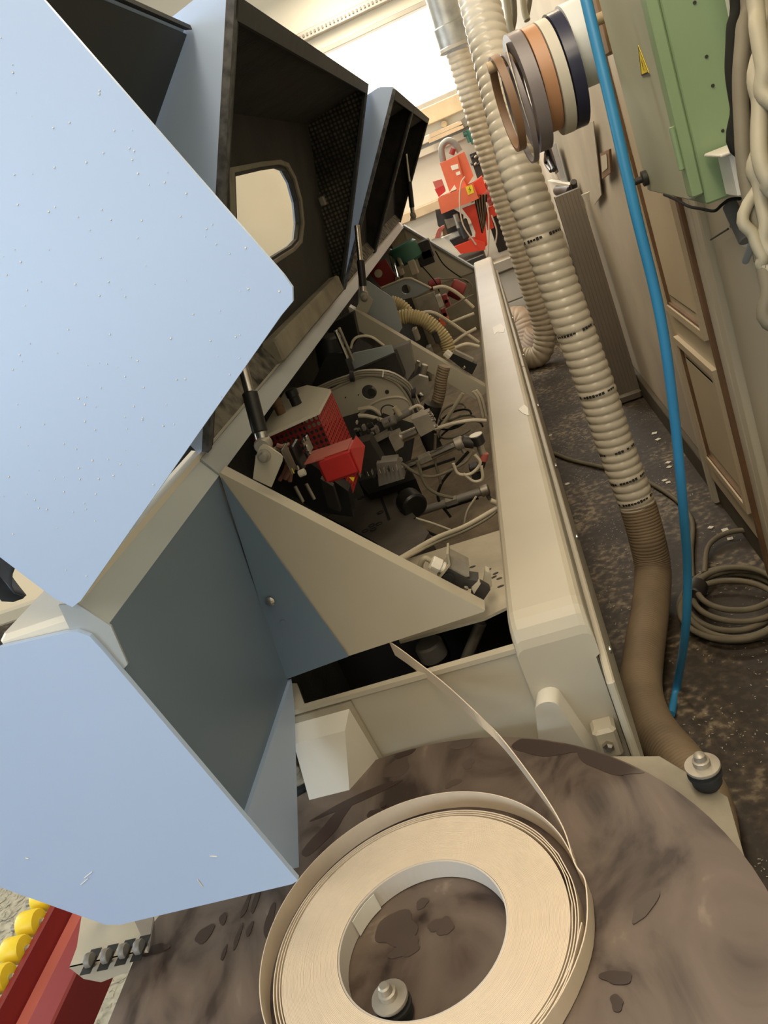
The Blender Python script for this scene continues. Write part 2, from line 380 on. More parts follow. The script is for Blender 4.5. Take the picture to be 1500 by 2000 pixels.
# outer cover strips with their dark seam
mp('side_cover', MB().box(-.050, -.036, 1.16, 3.32, .42, .792, .003), 'beige')
mp('side_cover', MB().box(-.050, -.036, 3.33, YE, .42, .792, .003), 'beige')
mp('side_cover_lower', MB().box(-.110, -.095, 1.27, YE, .0, .425, .003), 'beige2')
for y in (1.5, 2.05, 2.6, 3.3, 4.2, 5.2):
    mp('cover_screw', MB().lathe((-.036, y, .62), (1,0,0), [(.008, 0), (.008, .003), (.004, .005)], 10), 'chrome', True)
# end wall with the slot above, facing the turntable
mp('end_wall', MB().plate([(-.645, 1.25, .30), (-.052, 1.25, .30), (-.052, 1.25, .80), (-.075, 1.25, .838), (-.16, 1.25, .846), (-.645, 1.25, .846)], .012, d=(0, 1, 0)), 'beige')
lip = MB()
ps = [onz(595, 1385, .85), onz(1010, 1262, .85), onz(560, 1385, .85), onz(568, 1328, .85)]
lip.plate([(-.655, 1.244, .85), (-.07, 1.244, .85), (-.06, 1.262, .85), (-.06, 1.30, .85), (-.182, 1.262, .85), (-.60, 1.256, .85), (-.632, 1.335, .85), (-.655, 1.345, .85)], .01, d=(0,0,-1))
mp('slot_lip', lip, 'beige')
# front and bottom tray
mp('bed_tray', MB().box(COVX+.02, -.186, 1.27, YE, .40, .45), 'sand')
mp('front_liner', MB().box(COVX+.012, COVX+.018, 1.31, YE, .45, 1.315), 'foam')
mp('far_end_wall', MB().box(COVX, -.19, YE-.03, YE-.02, .10, .86), 'beige2')
mp('far_end_wall', MB().box(COVX, -.56, YE-.03, YE-.02, .86, 1.315), 'beige2')
mp('front_plinth', MB().box(COVX-.006, COVX+.008, 1.27, YE, .0, .90, .004), 'beige2')
# bumps on the end wall: sloped hopper cover, rounded prism, bolt block
def frust(f, b):  # front 4, back 4
    return MB().add(f+b, [(0,1,2,3), (7,6,5,4)] + [(i, (i+1) % 4, (i+1) % 4+4, i+4) for i in range(4)])
mp('hopper_cover', frust([Vector((-.635, 1.21, .80)), Vector((-.53, 1.21, .80)), Vector((-.56, 1.165, .69)), Vector((-.64, 1.165, .69))],
    [Vector((-.645, 1.249, .825)), Vector((-.515, 1.249, .825)), Vector((-.50, 1.249, .62)), Vector((-.645, 1.249, .62))]), 'cream')
mp('hopper_cover_seal', MB().plate([(-.65, 1.249, .835), (-.508, 1.249, .835), (-.495, 1.249, .60), (-.65, 1.249, .60)], .006, d=(0,-1,0)), 'beige2')
hp = []
for k in range(9):
    a = PI*k/8; hp.append((-.165-.022*math.cos(a), .735+.018*math.sin(a)))
pr = [(x, 1.205, z) for x, z in hp] + [(-.115, 1.235, .55), (-.225, 1.235, .55)]
pb = [(x+.012, 1.249, z+.01) for x, z in hp] + [(-.09, 1.249, .55), (-.235, 1.249, .55)]
k_ = len(pr); mp('rounded_bracket', MB().add(pr+pb, [tuple(range(k_)), tuple(range(2*k_-1, k_-1, -1))]+[(i, (i+1) % k_, (i+1) % k_+k_, i+k_) for i in range(k_)]), 'cream', True)
mp('bolt_block', MB().box(-.105, -.062, 1.20, 1.249, .60, .665, .006), 'beige')
mp('hex_bolt', MB().lathe((-.085, 1.20, .632), (0,-1,0), [(.011, 0), (.011, .008), (.006, .012)], 6), 'chrome')

# hinge rail along the front
CX, CZ = -.58, 1.355
def ypr(prof, y0, y1):
    n = len(prof); return MB().add([(x, y, z) for y in (y0, y1) for x, z in prof], [(i, (i+1) % n, (i+1) % n+n, i+n) for i in range(n)]+[tuple(range(n)), tuple(range(2*n-1, n-1, -1))])
mp('hinge_rail', ypr([(-.563, 1.316), (-.583, 1.352), (-.592, 1.352), (-.590, 1.330), (-.575, 1.312)], .80, 1.29), 'rail_lit')
mp('hinge_rail', ypr([(-.560, 1.316), (-.580, 1.354), (-.590, 1.354), (-.588, 1.330), (-.572, 1.312)], 1.292, YE), 'rail')
mp('rail_end_cap', MB().plate([(-.602, .797, 1.362), (-.580, .797, 1.356), (-.556, .797, 1.316), (-.563, .797, 1.262), (-.585, .797, 1.25), (-.61, .797, 1.30)], .003, d=YV), 'rail')
mp('hinge_rail_lip', ypr([(-.582, 1.352), (-.582, 1.362), (-.600, 1.362), (-.600, 1.352)], .80, YE), 'cream')
for y in (3.6, 4.0, 4.4, 4.8, 5.2, 5.7):
    mp('hinge_tab', MB().box(-.60, -.578, y, y+.05, 1.362, 1.376, .003), 'rail')
# front top cover, blue inner wall, lower wall
mp('front_top_cover', MB().box(COVX, -.592, .80, YE, 1.32, 1.345, .006), 'cream')
mp('front_panel', MB().box(COVX-.006, COVX+.008, .80, YE, .90, 1.333, .005), 'cream')
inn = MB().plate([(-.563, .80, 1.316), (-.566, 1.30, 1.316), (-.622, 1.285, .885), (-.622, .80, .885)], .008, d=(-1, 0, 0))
mp('inner_front_wall', inn, 'blue_shade')
mp('lower_front_wall', MB().plate([(-.612, .80, .897), (-.614, 1.285, .893), (-.614, 1.245, .86), (-.614, .985, .722), (-.614, .84, .86)], .008, d=(-1, 0, 0)), 'blue')
for p in ((414, 958), (538, 1303)):
    q = onx(*p, -.585 if p[1] < 1000 else -.618)
    q = ony(*p, 1.277)
    mp('flange_screw', MB().lathe(q, (0, -1, 0), [(.0075, 0), (.0075, .004), (.004, .006), (.0001, .006)], 14), 'chrome', True)
# triangular gussets
def gusset(y, top, bl, br, m='beige', th=.004, flange=.035):
    g = MB().plate([(top[0], y, top[1]), (bl[0], y, bl[1]), (br[0], y, br[1])], th, d=(0,1,0))
    o = mp('gusset_plate', g, m)
    dv = Vector((br[0]-top[0], 0, br[1]-top[1])).normalized(); nn = Vector((-dv.z, 0, dv.x))
    a = Vector((top[0], y, top[1])); b2 = Vector((br[0], y, br[1]))
    mp('gusset_flange', MB().plate([a, b2, b2+YV*flange, a+YV*flange], .004, d=nn), m)
    return o
gt, gb, gr = ony(430, 925, 1.295), ony(555, 1325, 1.285), ony(945, 1195, 1.29)
gusset(1.29, (gt.x, gt.z), (gb.x, gb.z), (gr.x, gr.z))
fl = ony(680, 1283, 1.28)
mp('gusset_shade', MB().plate([(gt.x+.002, 1.285, gt.z-.006), (gb.x+.002, 1.279, gb.z), (fl.x, 1.281, fl.z)], .004, d=(0,1,0)), 'blue_shade')  # dark triangle set in for the shadow on the gusset's left corner
q = ony(528, 1173, 1.279); mp('flange_screw', MB().lathe(q, (0,-1,0), [(.009, 0), (.009, .004), (.005, .007), (.0001, .007)], 14), 'chrome', True)
q = ony(553, 1215, 1.279); mp('gusset_dimple', MB().lathe(q, (0,-1,0), [(.005, 0), (.005, .001), (.0001, .001)], 12), 'blue_shade', True)
# dusty shelf plate that carries the near limit switch
mp('switch_shelf', MB().plate([onz(800, 1090, .88)+Vector((-.05,0,0)), onz(1000, 1028, .88), onz(1002, 1180, .88), onz(945, 1207, .88), Vector((-.40, 1.33, .88))], .006, d=(0,0,-1)), 'beige2')
for px, py, a in ((923, 1107, 0), (968, 1120, .3), (953, 1113, .2), (975, 1130, 0), (990, 1095, 1), (978, 1145, .1), (965, 1127, .4), (992, 1120, 1.2)):
    q = onz(px, py, .8805); mp('oil_stain', MB().plate(loop(q, .006+.003*random.random(), .0035, (math.cos(a), math.sin(a), 0), (-math.sin(a), math.cos(a), 0), 10), .0006, d=(0,0,1)), 'black')
# far end gusset with flange and rim
gusset(YE-.04, (-.565, 1.317), (-.60, .86), (-.185, .845), 'beige', .006, .02)
ft, fb = Vector((-.565, YE-.06, 1.322)), Vector((-.18, YE-.06, .85))
mp('end_rim', MB().plate([ft, fb, fb+YV*.09, ft+YV*.09], .012, d=(.8,0,.6)), 'rail')
# middle brace: channel beam sloping from hinge rail to rear rail
def beam(y, a, b2, wd, hh, m='rail'):
    a, b2 = Vector(a), Vector(b2); dv = (b2-a).normalized(); nn = Vector((-dv.z, 0, dv.x))
    mp('brace_beam', MB().plate([a, b2, b2+YV*wd, a+YV*wd], .006, d=nn), m)
    mp('brace_web', MB().plate([a-nn*.0, b2-nn*.0, b2-nn*hh+dv*(-hh*.5), a-nn*hh+dv*hh], .004, d=YV), m)
bt, bb2 = ony(683, 598, 3.0), ony(956, 768, 2.93)
beam(2.96, (bt.x, 2.96, bt.z), (bb2.x, 2.96, bb2.z), .05, .052, 'beige')
# gas springs
def spring(base, top, r1, r2, frac):
    base, top = Vector(base), Vector(top); d = top-base
    t = mp('gas_spring', MB().rod(base+d*.12, base+d*frac, r1, 16), 'black', True)
    mp('spring_rod', MB().rod(base+d*.03, base+d*.14, r1*.82, 14), 'chrome', True, parent=t)
    mp('spring_rod', MB().rod(base+d*(frac-.01), top, r2, 14), 'chrome', True, parent=t)
    mp('spring_eye', MB().lathe(base-YV*.012, YV, [(r1*.9, 0), (r1*1.1, .004), (r1*1.1, .02), (r1*.9, .024)], 16), 'alu', True, parent=t)
def mount(pix, y, hole, r=.012):
    p = [ony(a, b2, y) for a, b2 in pix]; o = mp('spring_mount', MB().plate(p, .004, d=YV), 'beige')
    h = ony(*hole, y); mp('mount_bolt', MB().lathe(h, (0,-1,0), [(r*1.5, 0), (r*1.5, .003), (r, .004), (r*.8, .012), (.0001, .013)], 16), 'alu', True, parent=o)
    return h
h1 = mount([(494, 935), (499, 893), (507, 873), (513, 868), (520, 869), (548, 888), (552, 893), (551, 902), (530, 952)], 1.283, (516, 890), .008)
spring(h1+Vector((.002, .014, .015)), ony(462, 670, 1.36), .0135, .009, .52)
h2 = mount([(695, 603), (704, 585), (706, 573), (714, 572), (728, 585), (727, 592), (717, 612)], 2.95, (712, 582), .009)
spring(h2+Vector((.0, .014, .01)), ony(697, 440, 3.02), .014, .010, .50)
h3 = mount([(800, 432), (803, 420), (808, 414), (813, 420), (812, 430)], 6.1, (807, 422), .012)
spring(h3+Vector((0, .014, .01)), ony(793, 300, 6.1), .018, .012, .55)

# ---- hoods
def hood(y0, y1, prof, window=None, near_m='blue', far_m='foam', label=None, seal=True):
    # prof: C, B (opening ends), then the shell from B round to C
    h = mp('hood', MB().plate([(x, y0, z) for x, z in prof], .006, d=YV), near_m, label=label)
    C_, B_ = prof[0], prof[1]
    mp('far_end_wall', MB().plate([(x, y1-.006, z) for x, z in prof], .006, d=YV), 'blue', parent=h)
    ins = MB().plate([(x, y1-.022, z) for x, z in prof], .015, d=YV); mp('end_foam', ins, far_m, parent=h)
    for i in range(1, len(prof)):
        a = prof[i]; c = prof[(i+1) % len(prof)]
        nn = Vector((c[1]-a[1], 0, -(c[0]-a[0]))).normalized(); IN = YV*.009
        cen = Vector((sum(p[0] for p in prof)/len(prof), 0, sum(p[1] for p in prof)/len(prof)))
        if nn.dot(cen-Vector((a[0], 0, a[1]))) > 0: nn = -nn
        q = [Vector((a[0], y0, a[1])), Vector((a[0], y1, a[1])), Vector((c[0], y1, c[1])), Vector((c[0], y0, c[1]))]
        holes = []; mm = 'blue'
        if window and i == window: 
            D = (q[3]-q[0]); L = D.length; D = D/L; wl = []
            P0 = q[0]; nr = D.cross(YV).normalized()
            for px, py in ((448, 345), (500, 333), (535, 328), (549, 333), (562, 356), (573, 395), (577, 435), (573, 468), (560, 482), (532, 499), (490, 525), (455, 548)):
                v = Vector(ray(px, py)); t = (P0-Vector((0,0,H))).dot(nr)/v.dot(nr); wl.append(Vector((0,0,H))+v*t)
            holes = [wl]
            mp('shell_panel', MB().plate(q, .006, holes, d=nn), 'blue', parent=h)
            lin = [q[0]-nn*.002+IN, q[1]-nn*.002-IN, q[2]-nn*.002-IN, q[3]-nn*.002+IN]
            big = []
            cw = sum(wl, Vector())/len(wl)
            for p in wl: big.append(cw+(p-cw)*1.10-nn*.002)
            mp('foam_lining', MB().plate(lin, .016, [big], d=-nn), 'foammid', parent=h)
            fo = [cw+(p-cw)*1.16-nn*.004 for p in wl]; mp('window_surround', MB().plate(fo, .016, [[cw+(p-cw)*1.06-nn*.004 for p in wl]], d=-nn), 'foamlight', parent=h)
            mp('window_pane', MB().plate([p+nn*.002 for p in wl], .003, d=nn), 'glass', parent=h)
            rim = [cw+(p-cw)*1.07-nn*.001 for p in wl]; inn_ = [cw+(p-cw)*.985-nn*.001 for p in wl]
            mp('window_seal', MB().plate(rim, .012, [inn_], d=-nn), 'rubber', parent=h)
            mp('window_catch', MB().box(cw.x+.03, cw.x+.05, 2.93, 2.96, cw.z-.03, cw.z+.0, .003), 'grey', parent=h)
        else:
            mp('shell_panel', MB().plate(q, .006, d=nn), 'blue', parent=h)
            if math.hypot(c[0]-a[0], c[1]-a[1]) > .055: mp('foam_lining', MB().plate([q[0]-nn*.002+IN, q[1]-nn*.002-IN, q[2]-nn*.002-IN, q[3]-nn*.002+IN], .014, d=-nn), 'foamstrip' if i == len(prof)-1 else 'foam', parent=h)
    if seal:
        Cc, Bb = Vector((C_[0], 0, C_[1])), Vector((B_[0], 0, B_[1])); U = (Bb-Cc).normalized(); W = Vector((U.z, 0, -U.x))
        for (y, s) in ((y0, 1), (y1, -1)):
            a = Cc+YV*y; c = Bb+YV*y
            mp('edge_seal', MB().plate([a, c, c+YV*s*.022, a+YV*s*.022], .012, d=W), 'seal', parent=h)
            mp('edge_trim', MB().plate([a+YV*s*.024, c+YV*s*.024, c+YV*s*.04, a+YV*s*.04], .009, d=W), 'rubber', parent=h)
        a = Bb+YV*(y0+.01); c = Bb+YV*y1
        mp('edge_seal', MB().plate([a, c, c-U*.03, a-U*.03], .012, d=W), 'rubber', parent=h)
    return h
# hood 1: nearest, opened least; big blue end panel in front
P1 = [(-.577, 1.352), (-.205, 1.577), (-.190, 1.598), (-.197, 1.622), (-.309, 1.938), (-.66, 1.63), (-.585, 1.37)]
P1 = [(-.566, 1.362), (-.211, 1.575), (-.195, 1.583), (-.190, 1.595), (-.193, 1.608), (-.309, 1.938), (-.70, 1.597), (-.592, 1.372), (-.580, 1.358)]
h = mp('hood', MB().plate([(x, .787, z) for x, z in P1], .006, d=YV), 'blue', label='near hood with a plain light blue end panel')
def hpan(name, a, c, y0, y1, m, off, th=.006):
    mp(name, MB().plate([(a[0], y0, a[1]), (a[0], y1, a[1]), (c[0], y1, c[1]), (c[0], y0, c[1])], th, d=off), m, parent=h)
hpan('shell_panel', (-.309, 1.938), (-.70, 1.597), .793, 1.295, 'blue', (-.66, 0, .75))
hpan('foam_lining', (-.312, 1.932), (-.70, 1.594), .796, 1.295, 'inner', (.66, 0, -.75), .003)
hpan('shell_panel', (-.70, 1.597), (-.592, 1.372), .793, 1.295, 'blue', (-.9, 0, -.4))
hpan('foam_lining', (-.695, 1.597), (-.588, 1.374), .796, 1.295, 'inner', (.9, 0, .4), .003)
mp('panel_edge', MB().plate([(-.3095, .793, 1.941), (-.3095, 1.295, 1.941), (-.300, 1.295, 1.938), (-.300, .793, 1.938)], .006, d=(0,0,-1)), 'rubber', parent=h)
ds = MB(); rnd = random.Random(3)
for i in range(230):
    px, py = rnd.uniform(0, 560), rnd.uniform(40, 1150)
    if px > 60+(py)*.88 or (py > 620 and px > 560-(py-600)*.68) or rnd.random() > .25+py/900: continue
    q = ony(px, py, .7865); r_ = rnd.uniform(.0004, .0011)
    ds.lathe(q, (0,-1,0), [(r_, 0), (r_*.7, .0004), (.0001, .0005)], 6)
mp('dust_specks', ds, 'white', parent=h, kind='stuff')
# hood 2: with the window
P2 = [(-.576, 1.364), (-.236, 1.955), (-.262, 1.962), (-.478, 1.925), (-.600, 1.42)]
hood(1.30, 3.07, P2, window=3, far_m='waffle', label='middle hood with a rectangular window')
mp('foam_sill', MB().box(-.600, -.545, 1.9, 2.97, 1.366, 1.425, .006), 'foamlight')
mp('foam_sill', MB().box(-.600, -.575, 1.31, 1.88, 1.366, 1.40, .004), 'foammid')
# hood 3 and 4, opened a little less
P3 = [(-.576, 1.362), (-.157, 1.909), (-.20, 1.925), (-.43, 1.89), (-.602, 1.42)]
hood(3.10, 4.28, P3, label='third hood, dark inside')
hood(4.30, 6.15, P3, label='far hood, dark inside')
# lower end panel (fixed infeed cover)
P0 = [(-.70, 1.338), (-.61, 1.331), (-.595, 1.326), (-.583, 1.312), (-.575, 1.293), (-.505, .884), (-.805, .883), (-.93, .99), (-.93, 1.27), (-.80, 1.338)]
pe = [ony(*p, .79) for p in ((0, 1265), (120, 1238), (150, 1234), (175, 1243), (200, 1270), (582, 1720), (570, 1727), (235, 1806), (205, 1806), (0, 1733))]
lp = MB().plate(pe+[Vector((pe[-1].x-.15, .79, pe[-1].z+.12)), Vector((pe[-1].x-.15, .79, 1.29))], .008, d=YV)
mp('end_panel', lp, 'blue', label='light blue fixed end panel below the near hood')


for pp in (((165, 1715), (180, 1703)), ((158, 1728), (172, 1716)), ((410, 1672), (424, 1673)), ((386, 1718), (396, 1732)), ((50, 1676), (56, 1677))):
    a, b2 = ony(*pp[0], .7893), ony(*pp[1], .7893); mp('paint_scratch', MB().rod(a, b2, .0007, 6), 'white')
# ---- inside the machine
# perforated red guard
def perforated(P00, P10, P01, nu, nv, fr, th=.0015):
    P00, P10, P01 = map(Vector, (P00, P10, P01)); U, V = (P10-P00)/nu, (P01-P00)/nv; m = MB(); n = U.cross(V).normalized()*th
    sq = [(0,0), (.5,0), (1,0), (1,.5), (1,1), (.5,1), (0,1), (0,.5)]
    ho = [(.5+fr*math.cos(math.radians(225+45*k)), .5+fr*math.sin(math.radians(225+45*k))) for k in range(8)]
    for i in range(nu):
        for j in range(nv):
            o = P00+U*i+V*j
            vs = [o+U*a+V*b2 for a, b2 in sq]+[o+U*a+V*b2 for a, b2 in ho]+[o+U*a+V*b2+n for a, b2 in ho]
            m.add(vs, [(k, (k+1) % 8, 8+(k+1) % 8, 8+k) for k in range(8)]+[(8+k, 8+(k+1) % 8, 16+(k+1) % 8, 16+k) for k in range(8)])
    return m
xg = ony(618, 805, 1.85).x
g0 = ony(618, 805, 1.85); g1 = onx(642, 761, xg); g2 = onx(650, 872, xg)
zt = (g0.z+g1.z)/2
mp('perforated_guard', perforated((xg, 1.85, zt), (xg, g1.y+.02, zt), (xg, 1.85, zt-.225), 11, 18, .33), 'red', label='red perforated guard plate')
s0 = ony(515, 868, 1.85); s1 = ony(618, 805, 1.85); 
mp('perforated_guard', perforated((s0.x-.03, 1.85, zt-.005), (xg, 1.85, zt-.005), (s0.x-.03, 1.85, zt-.095), 15, 6, .36), 'redb', label='dark red guard strip with round holes')
# solid red cover box
rb = [ony(615, 900, 1.62), ony(683, 879, 1.62), ony(703, 925, 1.62), ony(637, 947, 1.62)]
zz = (rb[0].z+rb[1].z)/2; zb = (rb[2].z+rb[3].z)/2; yb = onz(692, 853, zz).y
rc = mp('red_cover', MB().box(rb[0].x, rb[1].x, 1.62, yb, zb, zz, .006), 'red', label='solid red sheet metal cover')
mp('cover_flange', MB().plate([onz(594, 907, zz), onz(609, 881, zz), Vector((rb[0].x+.02, yb, zz)), Vector((rb[0].x+.02, 1.62, zz))], .002), 'redl', parent=rc)
mp('cover_top', MB().box(rb[0].x, rb[1].x-.004, 1.624, yb-.004, zz, zz+.0012), 'redl', parent=rc)
mp('cover_wing', MB().plate([Vector((rb[1].x, 1.62, zb)), Vector((rb[1].x, 1.62, zz)), Vector((rb[1].x+.003, yb, zz)), Vector((rb[1].x+.012, yb, zb+.03))], .003, d=(1,0,0)), 'red', parent=rc)
tri = [ony(682, 932, 1.61), ony(693, 932, 1.61), ony(690, 941, 1.61)]; mp('warning_triangle', MB().plate(tri, .001, d=(0,-1,0)), 'yellow', parent=rc)
# beige cover behind the guard with two knobs
bz = 1.24
mp('gluing_cover', MB().plate([onz(500, 858, bz), onz(556, 765, bz), onz(600, 752, bz), onz(645, 760, bz), onz(622, 803, bz)], .008, d=(0,0,-1)), 'cream')
for px, py, r_, mm in ((550, 808, .012, 'brown'), (580, 790, .014, 'black')):
    q = onz(px, py, bz); k2 = mp('knob', MB().lathe(q, ZV, [(r_, 0), (r_, .022), (r_*1.15, .024), (r_*1.15, .04), (r_*.8, .043)], 16), mm, True)
# side cover plate with round hole
sp = poly([(540, 862), (560, 795), (640, 765), (700, 738), (735, 734), (775, 750), (800, 785), (812, 828), (780, 818), (725, 798), (668, 815), (600, 845)], 2.3)
hc = ony(721, 766, 2.3)
o = mp('side_plate', MB().plate(sp, .006, [loop(hc, .022, .022, XV, ZV)[::-1]], d=YV), 'beige')
mp('plate_rim', MB().tube(sp[2:8], .004, 8), 'beige2', True, parent=o)
for px, py, r_ in ((756, 765, .006), (700, 771, .002), (675, 776, .002)):
    mp('plate_screw', MB().lathe(ony(px, py, 2.3), (0,-1,0), [(r_, 0), (r_, .003), (.0001, .003)], 10), 'dgrey', True, parent=o)
mp('spindle_shaft', MB().rod(hc+Vector((.0, .03, -.01)), hc+Vector((.01, .15, -.01)), .012), 'dgrey', True)
# bundled wires along the plate
wp = [(612, 765), (645, 750), (677, 739), (706, 729), (757, 731), (792, 750), (806, 770), (820, 800)]
for k in range(5):
    dx, dy_ = (k-2)*1.0, (k-2)*2.6
    mp('wire', MB().tube([ony(a+dx, b2-dy_*1.0, 2.28-.004*k) for a, b2 in wp], .0035, 8), 'tube' if k % 2 else 'alu', True)
for a, b2 in ((688, 733), (808, 765), (614, 763)):
    mp('cable_clip', MB().lathe(ony(a, b2+2, 2.27), (1, 0, -.3), [(.014, -.006), (.016, -.006), (.016, .006), (.014, .006)], 14), 'rubber', True)
mp('cable_tie', MB().rod(ony(749, 724, 2.26), ony(747, 736, 2.26), .003), 'white', True)
# motor plate behind
mp('motor_plate', MB().plate(poly([(640, 735), (690, 690), (764, 674), (770, 688), (690, 722), (655, 742)], 2.55), .01, d=YV), 'rail')
mp('motor_body', MB().plate(poly([(668, 735), (700, 722), (772, 690), (790, 735), (760, 745), (700, 735)], 2.56), .06, d=YV), 'dgrey')
mp('gearbox_cover', MB().plate(poly([(740, 690), (800, 670), (810, 722), (792, 748), (756, 720)], 2.62), .05, d=YV), 'grey')
mp('spindle_motor', MB().rod(ony(640, 655, 2.5), ony(655, 745, 2.5), .045, 24), 'black', True)
mp('guide_rod', MB().rod(ony(655, 645, 2.42), ony(678, 700, 2.42), .006), 'chrome', True)
mp('guide_rod', MB().rod(ony(662, 640, 2.47), ony(690, 705, 2.47), .005), 'alu', True)
mp('aggregate_body', MB().plate(poly([(600, 770), (640, 690), (670, 690), (690, 745), (640, 760)], 2.45), .08, d=YV), 'black')
mp('aggregate_body', MB().plate(poly([(640, 640), (690, 610), (700, 660), (680, 690), (650, 700)], 2.9), .05, d=YV), 'black')
mp('wire_loop', MB().tube([ony(*p, 2.4) for p in ((685, 680), (690, 665), (702, 657), (725, 658), (750, 675))], .004), 'tube', True)
# gray sheet panel behind the brace, hexagonal plate, far units
mp('partition_sheet', MB().plate(poly([(700, 545), (719, 549), (769, 583), (786, 640), (776, 655), (720, 640), (700, 612)], 3.06), .004, d=YV), 'rail')
mp('partition_sheet', MB().plate(poly([(680, 625), (740, 632), (800, 690), (770, 700), (700, 660)], 3.1), .004, d=YV), 'grey')
hx = poly([(744, 563), (790, 544), (803, 544), (842, 563), (815, 578), (770, 590)], 4.0)
mp('hexagonal_plate', MB().plate(hx, .01, [loop(ony(793, 565, 4.0), .022, .022, XV, ZV)[::-1]], d=YV), 'rail')
mp('plate_rim', MB().tube(hx[:4], .006, 8, smooth=False), 'beige', True)
mp('clamp_jaw', MB().plate(poly([(809, 585), (848, 570), (856, 600), (858, 612), (820, 606)], 3.9), .02, d=YV), 'alu')
mp('far_motor', MB().rod(ony(783, 478, 5.0), ony(800, 512, 5.0), .09, 20), 'gteal', True)
mp('far_motor_box', pbox(815, 476, 848, 500, 5.0, .1), 'dgrey')
mp('far_motor_box', pbox(812, 497, 850, 512, 5.0, .1), 'black')
mp('far_bracket', pbox(775, 522, 790, 536, 4.9, .05), 'beige')
mp('far_bracket', pbox(795, 512, 818, 534, 4.9, .05), 'beige')
mp('dark_red_panel', MB().plate(poly([(716, 528), (752, 505), (778, 548), (745, 562)], 4.6), .006, d=YV), 'redb')
mp('panel_disc', MB().lathe(ony(739, 534, 4.58), (0,-1,0), [(.022, 0), (.022, .004), (.0001, .004)], 20), 'beige', True)
mp('support_post', MB().rod(ony(762, 490, 5.1), ony(776, 545, 4.5), .014), 'chrome', True)
mp('support_post', MB().rod(ony(770, 487, 5.1), ony(785, 520, 4.8), .012), 'alu', True)
mp('red_motor', MB().rod(ony(880, 560, 4.6), ony(905, 572, 4.6), .05, 20), 'redb', True)
mp('red_motor', MB().rod(ony(838, 558, 4.7), ony(862, 552, 4.7), .03, 16), 'redb', True)
for px, py, mm in ((868, 584, 'redb'), (872, 592, 'redb'), (866, 611, 'redb'), (868, 618, 'orange'), (862, 630, 'orange')):
    mp('valve_block', pbox(px-6, py-6, px+9, py+7, 3.8, .04), mm)
for px, py in ((858, 590), (852, 660), (840, 690), (812, 655), (825, 700), (848, 712), (835, 735), (812, 700)):
    mp('pneumatic_block', pbox(px-9, py-10, px+9, py+9, 3.1+.002*(px-800), .05), 'alu' if py % 4 else 'dgrey')
mp('clamp_bracket', MB().plate(poly([(799, 745), (818, 733), (836, 738), (840, 770), (822, 786), (805, 770)], 2.6), .02, d=YV), 'alu')
mp('bracket_bolt', MB().lathe(ony(822, 770, 2.59), (0,-1,0), [(.01, 0), (.01, .02), (.005, .022)], 12), 'chrome', True)
mp('clamp_rod', MB().rod(ony(808, 730, 2.66), ony(817, 705, 2.66), .006), 'chrome', True)
mp('clamp_rod', MB().rod(ony(822, 740, 2.7), ony(830, 712, 2.7), .012), 'alu', True)
# yellow ribbed hoses
def ribbed(path, R0, pitch, depth, seg=24, per=6, step=24, phase0=0):
    p = cr(path, step); L = [0]
    for i in range(1, len(p)): L.append(L[-1]+(p[i]-p[i-1]).length)
    tot = L[-1]; pit = pitch if callable(pitch) else (lambda t: pitch)
    out = []; rad = []; s = 0; ph = phase0; j = 0
    while s < tot:
        while j < len(L)-2 and L[j+1] < s: j += 1
        t = (s-L[j])/max(L[j+1]-L[j], 1e-9); out.append(p[j].lerp(p[j+1], t))
        R1 = R0(s/tot) if callable(R0) else R0; D1 = depth(s/tot) if callable(depth) else depth
        def rf(u, ph=ph, R1=R1, D1=D1):
            w_ = (ph+u) % 1.0; return R1*(1 - D1*(1-(1-abs(2*w_-1))**.6 if False else D1*0 + (abs(2*w_-1))**2.2))
        rad.append(rf); ds = pit(s/tot)/per; s += ds; ph += 1/per
    m = MB(); m.sweep(out, rad, seg, True); return m
mp('extraction_hose', ribbed([ony(*p, 3.25) for p in ((776, 622), (800, 618), (830, 626), (856, 648), (872, 670), (880, 698))], .030, .0105, .16), 'yhose', True, label='yellowish ribbed extraction hose')
mp('extraction_hose', ribbed([ony(*p, 3.4) for p in ((762, 590), (780, 596), (795, 610), (800, 625))], .028, .0105, .16), 'yhose', True)
mp('clear_hose', ribbed([ony(*p, 2.75) for p in ((868, 715), (862, 740), (858, 770), (846, 810))], .022, .009, .12), 'hosed', True)
mp('dark_elbow', MB().tube([ony(*p, 2.7) for p in ((846, 790), (835, 840), (850, 880))], .03, 14), 'dgrey', True)
